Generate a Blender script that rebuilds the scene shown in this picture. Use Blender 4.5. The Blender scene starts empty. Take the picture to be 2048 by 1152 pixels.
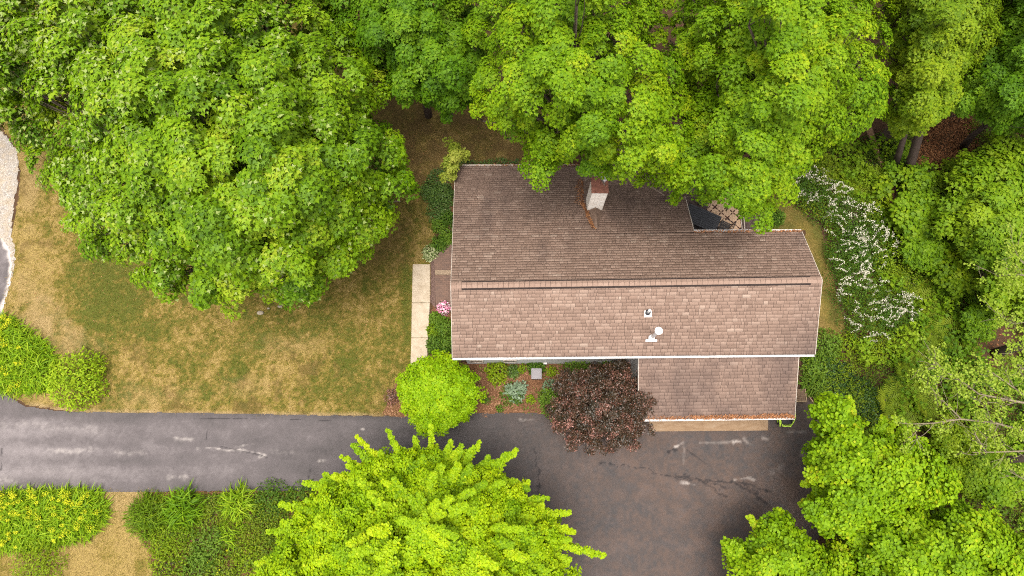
import bpy, math, random
import numpy as np
from mathutils import Vector

# ------------------------------------------------------------------ camera, sky, sun, exposure
sc = bpy.context.scene
col = sc.collection
F, W2, H2 = 1365.0, 1024.0, 576.0          # focal length and centre, in pixels of the 2048 px frame
CAMH, TILT = 32.8, math.radians(15.0)      # drone height over the ground, tilt away from straight down
CT, ST = math.cos(TILT), math.sin(TILT)
cam = bpy.data.cameras.new('camera')
cam.lens, cam.sensor_width = 36.0 * F / 2048.0, 36.0
cam.clip_start, cam.clip_end = 0.1, 2000.0
cam_o = bpy.data.objects.new('camera', cam)
cam_o.location, cam_o.rotation_euler = (0, 0, CAMH), (TILT, 0, 0)
col.objects.link(cam_o)
sc.camera = cam_o

SUN_EL, SUN_AZ = math.radians(80), math.radians(205)     # soft light from the south-west
world = bpy.data.worlds.new('World')
sc.world = world
world.use_nodes = True
wn = world.node_tree
bg = wn.nodes['Background']
sky = wn.nodes.new('ShaderNodeTexSky')
sky.sky_type = 'NISHITA'
sky.sun_disc = False
sky.sun_elevation, sky.sun_rotation = SUN_EL, SUN_AZ
sky.air_density, sky.dust_density, sky.ozone_density = 1.0, 6.0, 0.5
hs = wn.nodes.new('ShaderNodeHueSaturation')             # overcast: the blue is veiled by cloud
hs.inputs['Saturation'].default_value = 0.05
wn.links.new(sky.outputs[0], hs.inputs['Color'])
wn.links.new(hs.outputs[0], bg.inputs['Color'])
bg.inputs['Strength'].default_value = 0.15
sun = bpy.data.lights.new('sun', 'SUN')
sun.energy, sun.angle, sun.color = 1.5, math.radians(25), (1.0, 0.91, 0.78)
sun_o = bpy.data.objects.new('sun', sun)
sd = Vector((math.sin(SUN_AZ) * math.cos(SUN_EL), math.cos(SUN_AZ) * math.cos(SUN_EL), math.sin(SUN_EL)))
sun_o.rotation_euler = sd.to_track_quat('Z', 'Y').to_euler()
sun_o.location = (0, -20, 60)
col.objects.link(sun_o)
sc.view_settings.view_transform = 'Standard'
sc.view_settings.look = 'None'
sc.view_settings.exposure = 1.2
sc.view_settings.gamma = 1.0
sc.view_settings.use_curve_mapping = False
sc.cycles.use_denoising = False
sc.cycles.filter_width = 1.1

# ------------------------------------------------------------------ helpers
RNG = np.random.default_rng(7)
UP = np.array([0., 0., 1.])


def at(px, py, h=0.0):
    """world point at height h seen at photo pixel (px, py)"""
    px, py, h = np.asarray(px, float), np.asarray(py, float), np.asarray(h, float)
    u, v = (px - W2) / F, (H2 - py) / F
    t = (CAMH - h) / (CT - v * ST)
    return np.stack(np.broadcast_arrays(u * t, t * (v * CT + ST), h), -1)


def px_of(P):
    """photo pixel of a world point"""
    P = np.asarray(P, float)
    x, y, z = P[..., 0], P[..., 1], P[..., 2] - CAMH
    yc, zc = y * CT + z * ST, -y * ST + z * CT
    return W2 + F * x / -zc, H2 - F * yc / -zc


def unit(a):
    return a / np.maximum(np.linalg.norm(a, axis=-1, keepdims=True), 1e-9)


def in_poly(x, y, poly):
    poly = np.asarray(poly, float)
    x0, y0 = poly[:, 0], poly[:, 1]
    x1, y1 = np.roll(x0, -1), np.roll(y0, -1)
    r = np.zeros(np.shape(x), bool)
    for a, b, c, d in zip(x0, y0, x1, y1):
        if b == d:
            continue
        r ^= ((b > y) != (d > y)) & (x < (c - a) * (y - b) / (d - b) + a)
    return r


def poly_dist(x, y, poly, closed=True):
    poly = np.asarray(poly, float)
    d = np.full(np.shape(x), 1e9)
    n = len(poly)
    for i in range(n if closed else n - 1):
        a, b = poly[i], poly[(i + 1) % n]
        ab = b - a
        t = np.clip(((x - a[0]) * ab[0] + (y - a[1]) * ab[1]) / (ab @ ab + 1e-9), 0, 1)
        d = np.minimum(d, np.hypot(x - a[0] - t * ab[0], y - a[1] - t * ab[1]))
    return d


def _hash(ix, iy, seed):
    h = (ix.astype(np.int64) * 374761393 + iy.astype(np.int64) * 668265263 + seed * 974711) & 0x7fffffff
    h = ((h ^ (h >> 13)) * 1274126177) & 0x7fffffff
    return ((h ^ (h >> 16)) & 0xffff) / 65535.0


def vnoise(x, y, seed=0):
    ix, iy = np.floor(x), np.floor(y)
    fx, fy = x - ix, y - iy
    fx, fy = fx * fx * (3 - 2 * fx), fy * fy * (3 - 2 * fy)
    a, b = _hash(ix, iy, seed), _hash(ix + 1, iy, seed)
    c, d = _hash(ix, iy + 1, seed), _hash(ix + 1, iy + 1, seed)
    return (a * (1 - fx) + b * fx) * (1 - fy) + (c * (1 - fx) + d * fx) * fy


def fbm(x, y, seed=0, octs=4):
    s, a, tot = 0, 1.0, 0
    for o in range(octs):
        s = s + a * vnoise(x * 2 ** o, y * 2 ** o, seed + o * 17)
        tot += a
        a *= 0.55
    return s / tot


def sstep(a, b, x):
    t = np.clip((x - a) / (b - a), 0, 1)
    return t * t * (3 - 2 * t)


def link(name, me, mat=None, parent=None):
    o = bpy.data.objects.new(name, me)
    col.objects.link(o)
    if mat is not None:
        me.materials.append(mat)
    if parent is not None:
        o.parent = parent
        o.matrix_parent_inverse = parent.matrix_basis.inverted()
    return o


def np_mesh(name, V, faces, mat=None, parent=None, smooth=False, **attrs):
    """V (n,3); faces (m,k) all of one size; attrs: per-vertex floats (n,) or colours (n,4)"""
    V = np.ascontiguousarray(V, np.float32)
    faces = np.ascontiguousarray(faces, np.int32)
    me = bpy.data.meshes.new(name)
    me.vertices.add(len(V))
    me.vertices.foreach_set('co', V.ravel())
    m, k = faces.shape
    me.loops.add(m * k)
    me.loops.foreach_set('vertex_index', faces.ravel())
    me.polygons.add(m)
    me.polygons.foreach_set('loop_start', np.arange(0, m * k, k, dtype=np.int32))
    if smooth:
        me.polygons.foreach_set('use_smooth', np.ones(m, bool))
    for key, val in attrs.items():
        val = np.ascontiguousarray(val, np.float32)
        if val.ndim == 1:
            me.attributes.new(key, 'FLOAT', 'POINT').data.foreach_set('value', val)
        else:
            me.attributes.new(key, 'FLOAT_COLOR', 'POINT').data.foreach_set('color', val.ravel())
    me.update(calc_edges=True)
    return link(name, me, mat, parent)


class MB:
    """collects boxes, prisms and tubes into one mesh"""
    def __init__(self):
        self.v, self.f = [], []

    def add(self, vs, fs):
        n = len(self.v)
        self.v += [tuple(map(float, p)) for p in vs]
        self.f += [tuple(i + n for i in f) for f in fs]
        return self

    def box(self, lo, hi, M=None):
        x0, y0, z0 = lo
        x1, y1, z1 = hi
        vs = [(x0, y0, z0), (x1, y0, z0), (x1, y1, z0), (x0, y1, z0), (x0, y0, z1), (x1, y0, z1), (x1, y1, z1), (x0, y1, z1)]
        if M is not None:
            vs = [M(p) for p in vs]
        return self.add(vs, [(3, 2, 1, 0), (4, 5, 6, 7), (0, 1, 5, 4), (1, 2, 6, 5), (2, 3, 7, 6), (3, 0, 4, 7)])

    def hexa(self, vs):
        return self.add(vs, [(3, 2, 1, 0), (4, 5, 6, 7), (0, 1, 5, 4), (1, 2, 6, 5), (2, 3, 7, 6), (3, 0, 4, 7)])

    def bar(self, a, b, w, d, up=(0, 0, 1)):
        a, b, up = np.array(a, float), np.array(b, float), np.array(up, float)
        y = unit(b - a)
        x = unit(np.cross(y, up)) if abs(y @ up) < .99 else np.array([1., 0, 0])
        z = np.cross(x, y)
        vs = []
        for p in (a, b):
            for sx, sz in ((-1, -1), (1, -1), (1, 1), (-1, 1)):
                vs.append(p + x * sx * w / 2 + z * sz * d / 2)
        return self.add(vs, [(0, 1, 2, 3), (7, 6, 5, 4), (0, 4, 5, 1), (1, 5, 6, 2), (2, 6, 7, 3), (3, 7, 4, 0)])

    def tube(self, pts, rad, n=6):
        pts = np.asarray(pts, float)
        rad = np.broadcast_to(np.asarray(rad, float), (len(pts),))
        vs, fs = [], []
        for i, p in enumerate(pts):
            d = unit(pts[min(i + 1, len(pts) - 1)] - pts[max(i - 1, 0)])
            a = unit(np.cross(d, (0.13, 0.97, 0.2) if abs(d[1]) < .9 else (1, 0, 0)))
            b = np.cross(d, a)
            for k in range(n):
                t = 2 * math.pi * k / n
                vs.append(p + rad[i] * (a * math.cos(t) + b * math.sin(t)))
        m = len(pts)
        for i in range(m - 1):
            for k in range(n):
                fs.append((i * n + k, i * n + (k + 1) % n, (i + 1) * n + (k + 1) % n, (i + 1) * n + k))
        fs += [tuple(range(n - 1, -1, -1)), tuple(range((m - 1) * n, m * n))]
        return self.add(vs, fs)

    def build(self, name, mat, parent=None, smooth=False, bevel=0):
        me = bpy.data.meshes.new(name)
        me.from_pydata(self.v, [], self.f)
        if smooth:
            me.polygons.foreach_set('use_smooth', np.ones(len(me.polygons), bool))
        me.update()
        o = link(name, me, mat, parent)
        if bevel:
            b = o.modifiers.new('bevel', 'BEVEL')
            b.width, b.segments, b.limit_method = bevel, 2, 'ANGLE'
        return o


def tag(o, label=None, cat=None, group=None, kind=None):
    if label: o['label'] = label
    if cat: o['category'] = cat
    if group: o['group'] = group
    if kind: o['kind'] = kind
    return o


def empty(name, loc, label, cat, group=None):
    o = bpy.data.objects.new(name, None)
    o.empty_display_size = 0.2
    o.location = tuple(float(c) for c in loc)
    col.objects.link(o)
    bpy.context.view_layer.update()
    return tag(o, label, cat, group)


# ------------------------------------------------------------------ materials
class NT:
    def __init__(self, name):
        self.m = bpy.data.materials.new(name)
        self.m.use_nodes = True
        self.t = self.m.node_tree
        self.b = self.t.nodes['Principled BSDF']
        self.out = self.t.nodes['Material Output']

    def n(self, typ, _props=None, **inp):
        nd = self.t.nodes.new(typ)
        for k, v in (_props or {}).items():
            setattr(nd, k, v)
        for k, v in inp.items():
            self.set(nd, k, v)
        return nd

    def set(self, nd, k, v):
        s = nd.inputs[int(k[1:])] if k[0] == '_' and k[1:].isdigit() else nd.inputs[k.replace('__', ' ')]
        if hasattr(v, 'is_output') or isinstance(v, bpy.types.NodeSocket):
            self.t.links.new(v, s)
        else:
            s.default_value = v

    def attr(self, name, out='Fac'):
        nd = self.n('ShaderNodeAttribute', {'attribute_name': name})
        return nd.outputs[out]

    def ramp(self, fac, stops):
        nd = self.n('ShaderNodeValToRGB', Fac=fac)
        e = nd.color_ramp.elements
        while len(e) < len(stops):
            e.new(0.5)
        for el, (p, c) in zip(e, stops):
            el.position = p
            el.color = (*c, 1) if len(c) == 3 else c
        return nd.outputs['Color']

    def mix(self, fac, a, b, mode='MIX'):
        nd = self.t.nodes.new('ShaderNodeMix')
        nd.data_type, nd.blend_type = 'RGBA', mode
        for s, v in ((nd.inputs[0], fac), (nd.inputs[6], a), (nd.inputs[7], b)):
            if isinstance(v, bpy.types.NodeSocket):
                self.t.links.new(v, s)
            else:
                s.default_value = (*v, 1) if isinstance(v, tuple) and len(v) == 3 else v
        return nd.outputs[2]

    def math(self, op, a, b=0.0):
        nd = self.n('ShaderNodeMath', {'operation': op})
        for s, v in ((nd.inputs[0], a), (nd.inputs[1], b)):
            if isinstance(v, bpy.types.NodeSocket):
                self.t.links.new(v, s)
            else:
                s.default_value = v
        return nd.outputs[0]

    def noise(self, scale, detail=3, rough=0.6, vec=None):
        nd = self.n('ShaderNodeTexNoise', Scale=scale, Detail=detail, Roughness=rough)
        if vec is None:
            vec = self.pos()
        self.t.links.new(vec, nd.inputs['Vector'])
        return nd.outputs['Fac']

    def pos(self, scale=None):
        if not hasattr(self, '_p'):
            self._p = self.n('ShaderNodeNewGeometry').outputs['Position']
        if scale:
            mp = self.n('ShaderNodeMapping', Vector=self._p, Scale=scale)
            return mp.outputs[0]
        return self._p

    def bump(self, h, strength=0.4, dist=0.02):
        nd = self.n('ShaderNodeBump', Strength=strength, Distance=dist, Height=h)
        self.t.links.new(nd.outputs[0], self.b.inputs['Normal'])

    def done(self, color, rough=0.8, spec=0.3, metal=0.0):
        self.set(self.b, 'Base Color', (*color, 1) if isinstance(color, tuple) and len(color) == 3 else color)
        self.set(self.b, 'Roughness', rough)
        self.set(self.b, 'Specular IOR Level', spec)
        self.set(self.b, 'Metallic', metal)
        return self.m


def plain(name, c, rough=0.7, spec=0.3, metal=0.0, vary=0.15, scale=6.0):
    t = NT(name)
    n = t.noise(scale, 4)
    lo, hi = tuple(x * (1 - vary) for x in c), tuple(min(1, x * (1 + vary)) for x in c)
    t.bump(t.noise(scale * 12, 2), 0.15, 0.01)
    return t.done(t.ramp(n, [(0.3, lo), (0.7, hi)]), rough, spec, metal)


def leaf_mat(name, stops, trans=0.35, rough=0.55, spec=0.14, back=None):
    """leaf colour by its own tone attribute; part of the light goes through"""
    t = NT(name)
    c = t.ramp(t.attr('tone'), stops)
    if back is not None:
        c = t.mix(t.n('ShaderNodeNewGeometry').outputs['Backfacing'], c, back)
    t.done(c, rough, spec)
    tr = t.n('ShaderNodeBsdfTranslucent', Color=c)
    mx = t.n('ShaderNodeMixShader', _0=trans, _1=t.b.outputs[0], _2=tr.outputs[0])
    t.t.links.new(mx.outputs[0], t.out.inputs['Surface'])
    return t.m


M = {}
M['leaf_maple'] = leaf_mat('maple_leaf', [(0, (.048, .108, .003)), (.45, (.112, .21, .003)), (.8, (.175, .28, .005)), (1, (.26, .33, .018))], .3, .5, .16, back=(.26, .32, .09))
M['leaf_dark'] = leaf_mat('dark_maple_leaf', [(0, (.035, .09, .003)), (.5, (.08, .175, .004)), (1, (.15, .255, .008))])
M['leaf_bright'] = leaf_mat('bright_maple_leaf', [(0, (.06, .135, .003)), (.5, (.135, .245, .004)), (.85, (.205, .305, .005)), (1, (.28, .35, .008))])
M['leaf_wood'] = leaf_mat('woodland_leaf', [(0, (.055, .105, .003)), (.5, (.115, .195, .005)), (1, (.21, .28, .008))])
M['leaf_lime'] = leaf_mat('lime_leaf', [(0, (.095, .19, .002)), (.4, (.21, .34, .003)), (.85, (.33, .44, .004)), (1, (.39, .46, .006))])
M['leaf_lime_warm'] = leaf_mat('lime_round_leaf', [(0, (.09, .18, .003)), (.5, (.175, .30, .004)), (.85, (.27, .375, .006)), (1, (.34, .36, .012))])
M['leaf_globe'] = leaf_mat('globe_leaf', [(0, (.10, .21, .002)), (.5, (.20, .345, .003)), (1, (.31, .42, .006))])
M['leaf_purple'] = leaf_mat('purple_leaf', [(0, (.022, .016, .007)), (.45, (.060, .034, .016)), (.8, (.115, .048, .032)), (1, (.29, .13, .10))], .15, .4, .45)
M['leaf_yellowgreen'] = leaf_mat('yellow_green_leaf', [(0, (.12, .16, .012)), (.5, (.21, .25, .025)), (1, (.33, .33, .06))])
M['leaf_shrub'] = leaf_mat('shrub_leaf', [(0, (.025, .065, .006)), (.5, (.06, .125, .010)), (1, (.13, .21, .02))])
M['leaf_ivy'] = leaf_mat('ivy_leaf', [(0, (.016, .042, .006)), (.5, (.04, .09, .012)), (1, (.09, .15, .02))], .2, .5, .3)
M['leaf_sapling'] = leaf_mat('sapling_leaf', [(0, (.055, .12, .004)), (.5, (.12, .215, .006)), (1, (.20, .29, .010))])
M['leaf_understory'] = leaf_mat('undergrowth_leaf', [(0, (.03, .065, .005)), (.5, (.09, .15, .006)), (1, (.19, .24, .012))])
M['leaf_fern'] = leaf_mat('fern_leaf', [(0, (.09, .14, .006)), (.5, (.15, .21, .010)), (1, (.22, .26, .014))])
M['leaf_pale'] = leaf_mat('pale_leaf', [(0, (.12, .19, .012)), (.5, (.20, .28, .02)), (1, (.30, .36, .05))])
M['leaf_silver'] = leaf_mat('silver_leaf', [(0, (.075, .125, .06)), (1, (.24, .30, .20))], .2, .8, .1)
M['leaf_varieg'] = leaf_mat('cream_edged_leaf', [(0, (.05, .11, .02)), (.55, (.16, .22, .06)), (1, (.50, .50, .28))])
M['leaf_blade'] = leaf_mat('strap_leaf', [(0, (.08, .17, .004)), (.5, (.17, .29, .006)), (1, (.30, .39, .015))])
M['flower_yellow'] = leaf_mat('yellow_flower', [(0, (.36, .40, .01)), (1, (.60, .57, .02))], .3)
M['flower_white'] = leaf_mat('white_flower', [(0, (.38, .35, .26)), (1, (.62, .58, .47))], .25)
M['flower_pink'] = leaf_mat('pink_flower', [(0, (.45, .10, .22)), (.6, (.70, .30, .42)), (1, (.85, .72, .74))], .25)
M['grass'] = leaf_mat('grass_blade', [(0, (.33, .225, .09)), (.35, (.235, .16, .038)), (.6, (.125, .115, .014)), (1, (.055, .08, .006))], .25, .7, .15)
M['litter'] = leaf_mat('fallen_leaf', [(0, (.07, .028, .014)), (.5, (.19, .075, .03)), (1, (.36, .18, .08))], .1, .8, .15)
M['petal_litter'] = leaf_mat('dry_needle', [(0, (.14, .055, .022)), (1, (.42, .19, .085))], .1, .8, .15)
M['chips'] = leaf_mat('wood_chip', [(0, (.06, .03, .016)), (.5, (.19, .095, .05)), (1, (.42, .24, .14))], .05, .9, .1)


def bark(name, c):
    t = NT(name)
    n = t.noise(9, 5, .7, t.pos((3, 3, .6)))
    t.bump(n, .6, .04)
    return t.done(t.ramp(n, [(.3, tuple(x * .55 for x in c)), (.7, tuple(x * 1.3 for x in c))]), .9, .15)


M['bark'] = bark('bark', (.115, .085, .065))
M['bark_dark'] = bark('dark_bark', (.085, .06, .05))
M['bark_pale'] = bark('pale_bark', (.19, .155, .10))
M['rot_wood'] = bark('rotting_wood', (.22, .13, .075))

# ------------------------------------------------------------------ leaves
TPL = {
    'maple': (np.array([(0, 0, 0), (.5, .33, -.07), (.19, .5, .0), (0, 1, -.14), (-.19, .5, .0), (-.5, .33, -.07)]), np.array([(0, 1, 2), (0, 2, 3), (0, 3, 4), (0, 4, 5)]), .38),
    'round': (np.array([(0, 0, 0), (.38, .28, -.03), (.34, .7, -.05), (0, 1, -.1), (-.34, .7, -.05), (-.38, .28, -.03)]), np.array([(0, 1, 2), (0, 2, 3), (0, 3, 4), (0, 4, 5)]), .52),
    'oval': (np.array([(0, 0, 0), (.24, .5, .04), (0, 1, -.08), (-.24, .5, .04)]), np.array([(0, 1, 2), (0, 2, 3)]), .24),
    'blade': (np.array([(-.035, 0, 0), (.035, 0, 0), (.04, .5, .12), (-.04, .5, .12), (0, 1, -.02)]), np.array([(0, 1, 2), (0, 2, 3), (3, 2, 4)]), .055),
    'frond': None,
}
_fv, _ff = [(0, 0, 0), (0, .3, .16), (0, .65, .2), (0, 1, .05)], []
for _k in range(9):
    _y = .1 + .09 * _k
    _w = .30 * math.sin(math.pi * min(1, .25 + _k * .085)) + .03
    _z = .21 * math.sin(math.pi * _y * .75)
    for _s in (-1, 1):
        n0 = len(_fv)
        _fv += [(0, _y - .04, _z), (0, _y + .035, _z), (_s * _w, _y + .08, _z - .05)]
        _ff.append((n0, n0 + 2, n0 + 1) if _s > 0 else (n0, n0 + 1, n0 + 2))
TPL['frond'] = (np.array(_fv), np.array(_ff), .2)


def leaves(name, P, N, D, S, tone, tpl, mat, parent):
    T, Fc, _ = TPL[tpl]
    n, k = len(P), len(T)
    N = unit(N)
    Y = unit(D - N * np.sum(D * N, -1, keepdims=True))
    X = np.cross(Y, N)
    S = np.broadcast_to(S, (n,))
    V = P[:, None] + S[:, None, None] * (T[None, :, 0:1] * X[:, None] + T[None, :, 1:2] * Y[:, None] + T[None, :, 2:3] * N[:, None])
    Fa = (Fc[None] + (np.arange(n) * k)[:, None, None]).reshape(-1, Fc.shape[1])
    return np_mesh(name, V.reshape(-1, 3), Fa, mat, parent, tone=np.repeat(np.clip(tone, 0, 1), k))


def rvec(rng, n):
    return unit(rng.normal(size=(n, 3)))


def pad_leaves(C, R, Nrm, out, npl, size, tone0, rng, flat=.45, elong=1.25, spread=.22, jitter=.5):
    """leafy pads: leaves on the upper shell of flattened ellipsoids"""
    idx = np.repeat(np.arange(len(C)), npl)
    n = len(idx)
    Nn, O, r = unit(Nrm)[idx], unit(out)[idx], R[idx]
    d = rvec(rng, n)
    dn = np.sum(d * Nn, -1)
    d = np.where((dn < -.15)[:, None], d - 2 * dn[:, None] * Nn, d)
    rad = rng.random(n) ** .45
    off = d * (r * rad)[:, None]
    a = np.sum(off * Nn, -1, keepdims=True)
    b = np.sum(off * O, -1, keepdims=True)
    fl = flat if np.isscalar(flat) else np.asarray(flat)[idx][:, None]
    off = off - Nn * a * (1 - fl) + O * b * (elong - 1)
    P = C[idx] + off
    lat = np.linalg.norm(off[:, :2], axis=-1) / r
    P[:, 2] -= .28 * r * lat ** 2
    N = unit(.75 * Nn + .55 * d + jitter * rng.normal(size=(n, 3)) + .35 * UP)
    D = unit(.5 * O + .9 * d + .45 * rng.normal(size=(n, 3)) - .35 * UP)
    S = size * rng.uniform(.7, 1.25, n)
    tone = tone0[idx] + rng.normal(0, spread, n)
    return P, N, D, S, tone


def hexpts(poly, sp, rng, margin=170):
    poly = np.asarray(poly, float)
    x0, y0 = np.maximum(poly.min(0), (-margin, -margin))
    x1, y1 = np.minimum(poly.max(0), (2048 + margin, 1152 + margin))
    xs, ys = np.meshgrid(np.arange(x0, x1, sp), np.arange(y0, y1, sp * .866))
    xs = xs + (np.arange(len(xs)) % 2)[:, None] * sp / 2
    xs, ys = (xs + rng.uniform(-.38, .38, xs.shape) * sp).ravel(), (ys + rng.uniform(-.38, .38, ys.shape) * sp).ravel()
    k = in_poly(xs, ys, poly)
    return xs[k], ys[k]


def limb(a, b, sag, n=5):
    a, b = np.asarray(a, float), np.asarray(b, float)
    t = np.linspace(0, 1, n)[:, None]
    return a + (b - a) * t + np.array(sag) * (4 * t * (1 - t))


def crown_tree(name, label, cat, outline, zrim, ztop, pad_r, leaf, size, mat, base=None, trunk_px=None, group=None, seed=1, lump=1.0, nb=22,
               lai=2.6, fill=.75, seam=.55, dmax=None, tone=.5, tone_sd=.16, tr=.28, barkm='bark', flat=.45, elong=1.25, spikes=None, trunk=True, space=1.05, tone_fn=None, flip=0., jitter=.42, spread=.15, rimlift=0.0):
    rng = np.random.default_rng(seed)
    outline = np.asarray(outline, float)
    cen = outline.clip((-170, -170), (2218, 1322)).mean(0)
    pm = F / np.linalg.norm(at(*cen, ztop * .8) - np.array([0, 0, CAMH]))      # photo px per metre at crown height
    x, y = hexpts(outline, pad_r * space * pm, rng)
    d = poly_dist(x, y, outline)
    keep = d > np.minimum(pad_r * pm * rng.uniform(.15, .95, len(x)), d.max() * .5)
    x, y, d = x[keep], y[keep], d[keep]
    dm = dmax or max(d.max(), 1)
    dn = np.clip(d / dm, 0, 1)
    # boughs: farthest-point choice among the pads
    bi = [int(np.argmax(d))]
    dd = np.hypot(x - x[bi[0]], y - y[bi[0]])
    for _ in range(min(nb, len(x)) - 1):
        j = int(np.argmax(dd * rng.uniform(.75, 1, len(dd))))
        bi.append(j)
        dd = np.minimum(dd, np.hypot(x - x[j], y - y[j]))
    B = np.stack([x[bi], y[bi]], -1)
    DB = np.hypot(x[:, None] - B[None, :, 0], y[:, None] - B[None, :, 1])
    so = np.sort(DB, 1)
    bid = np.argmin(DB, 1)
    Rb = np.median(so[:, 0]) * 1.9 + 1e-6
    f1 = np.clip(so[:, 0] / Rb, 0, 1)
    cell = (so[:, 1] - so[:, 0]) / Rb if so.shape[1] > 1 else np.ones(len(x))
    bz = rng.normal(0, .35 * lump, len(bi))
    h = zrim + (ztop - zrim) * np.sqrt(1 - (1 - dn) ** 2) + lump * (.6 - 1.5 * f1 ** 2) + bz[bid] + rng.normal(0, .12 * lump, len(x))
    h = np.maximum(h, zrim * .75 + .15)
    ok = ~((cell < .24) & (rng.random(len(x)) < seam) & (dn > .08))
    btone = rng.normal(0, tone_sd * .7, len(bi))
    C = at(x, y, h)
    ctr = at(*cen, ztop * .6)
    if base is not None:
        gb = at(*base, 0)
    else:
        gb = at(*cen, ztop * .6)
        gb[2] = 0
    out = C - np.array([ctr[0], ctr[1], 0])
    out[:, 2] = 0
    out = unit(out + rng.normal(0, .35, out.shape) * np.array([1, 1, 0]))
    Nrm = unit(out * (.5 * (1 - dn[:, None]) + .12) + UP * (.55 + .6 * dn[:, None]) + rng.normal(0, .16, out.shape))
    tone0 = tone + btone[bid] + rng.normal(0, tone_sd * .6, len(x))
    if tone_fn is not None:
        tone0 = tone0 + tone_fn(x, y)
    bo = np.stack([x - B[bid, 0], -(y - B[bid, 1]), 0 * x], -1) / Rb
    Nrm = unit(Nrm + bo * 1.0)
    out = unit(out * .6 + unit(bo + 1e-6) * .8 + rng.normal(0, .2, out.shape) * np.array([1, 1, 0]))
    R = pad_r * rng.uniform(.72, 1.25, len(x))
    k = TPL[leaf][2]
    npl = max(4, int(lai * math.pi * pad_r ** 2 * 1.1 / (k * size * size)))
    sets = [pad_leaves(C[ok], R[ok], Nrm[ok], out[ok], npl, size, tone0[ok], rng, (flat + (.9 - flat) * sstep(.75, .2, dn))[ok], elong, jitter=jitter, spread=spread)]
    # a lower, inner layer of pads
    fi = (rng.random(len(x)) < fill) & (d > pad_r * pm * .8)
    if fi.any():
        hl = np.maximum(h[fi] - rng.uniform(.9, 1.9, fi.sum()) * max(lump, .5), .25)
        C2 = at(x[fi] + rng.normal(0, 8, fi.sum()), y[fi] + rng.normal(0, 8, fi.sum()), hl)
        sets.append(pad_leaves(C2, R[fi] * 1.15, Nrm[fi], out[fi], int(npl * .8), size, tone0[fi], rng, .7, 1.2, jitter=jitter, spread=spread))
    root = empty(name, gb, label, cat, group)
    tb = MB()
    if spikes:
        sets_s = []
        for (sx, sy, sh, L) in spikes:
            tip = at(sx, sy, sh)
            o = tip - ctr
            o[2] = 0
            o = unit(o)
            b0 = tip - o * L - UP * L * .35
            m = 16
            tt = np.linspace(0, 1, m)
            cs = b0 + (tip - b0) * tt[:, None] + UP * (.12 * L * np.sin(tt * math.pi))[:, None] + rng.normal(0, .03, (m, 3))
            rr = (.22 * (1 - tt) ** .6 + .075) * rng.uniform(.75, 1.2, m)
            sets_s.append(pad_leaves(cs, rr * rng.uniform(.5, .78), np.repeat((UP + .3 * o)[None], m, 0), np.repeat(o[None], m, 0),
                                     max(10, int(2.6 * math.pi * .2 ** 2 / (k * size * size) * .55)), size, np.full(m, tone + rng.normal(.05, tone_sd)), rng, .75, 1.0, jitter=jitter, spread=spread))
            tb.tube(limb(b0, tip, (0, 0, .1)), np.linspace(.025, .006, 5), 4)
        sets += sets_s
    P, N, D, S, T = (np.concatenate([s[i] for s in sets]) for i in range(5))
    P[:, 2] = np.maximum(P[:, 2], .06)
    if flip:
        fl = rng.random(len(P)) < flip * (tone_flip(P) if flip > 0 else 1)
        N[fl] = -N[fl] + rng.normal(0, .2, (fl.sum(), 3))
    leaves('crown', P, N, D, S, T, leaf, M[mat], root)
    # trunk and limbs
    top = at(*cen, ztop)
    if trunk_px:
        tp = np.array([at(*p) for p in trunk_px])
    else:
        hb = max(zrim * .9, ztop * .45)
        mid = gb + (np.array([ctr[0], ctr[1], hb]) - gb) * np.array([.7, .7, 1])
        tp = np.array([gb - (0, 0, .1), gb + (mid - gb) * .5 + (rng.normal(0, .1), rng.normal(0, .1), 0), mid])
    apex = np.array([ctr[0], ctr[1], ztop * .74])
    tp = np.vstack([tp, apex]) if ztop > 3 else tp
    if trunk:
        tb.tube(tp, np.linspace(tr, tr * .3, len(tp)), 9)
    Ct = C[ok]
    bok = bid[ok]
    for b in range(len(bi)):
        mem = Ct[bok == b]
        if not len(mem) or B[b, 0] < -10:
            continue
        e = mem.mean(0) - (0, 0, .8 * max(.4, lump))
        s = tp[-2] + (tp[-1] - tp[-2]) * rng.uniform(0, .8)
        s = s if s[2] < e[2] else tp[-2]
        lb = limb(s, e, (0, 0, rng.uniform(-.5, .1) * min(1, lump)))
        tb.tube(lb, np.linspace(tr * .38, tr * .10, 5), 5)
        for c in mem:
            q = lb[rng.integers(2, 5)]
            tb.tube(limb(q, c - (0, 0, .05), (rng.normal(0, .08), rng.normal(0, .08), -.1), 4), np.linspace(max(.012, tr * .08), .006, 4), 4)
    tb.build('trunk', M[barkm], root, smooth=True)
    return root


def tone_flip(P):
    x, y = px_of(P)
    return .25 + 1.5 * sstep(420, 60, x) + .5 * sstep(.5, .7, vnoise(x / 60, y / 60, 5))


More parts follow.
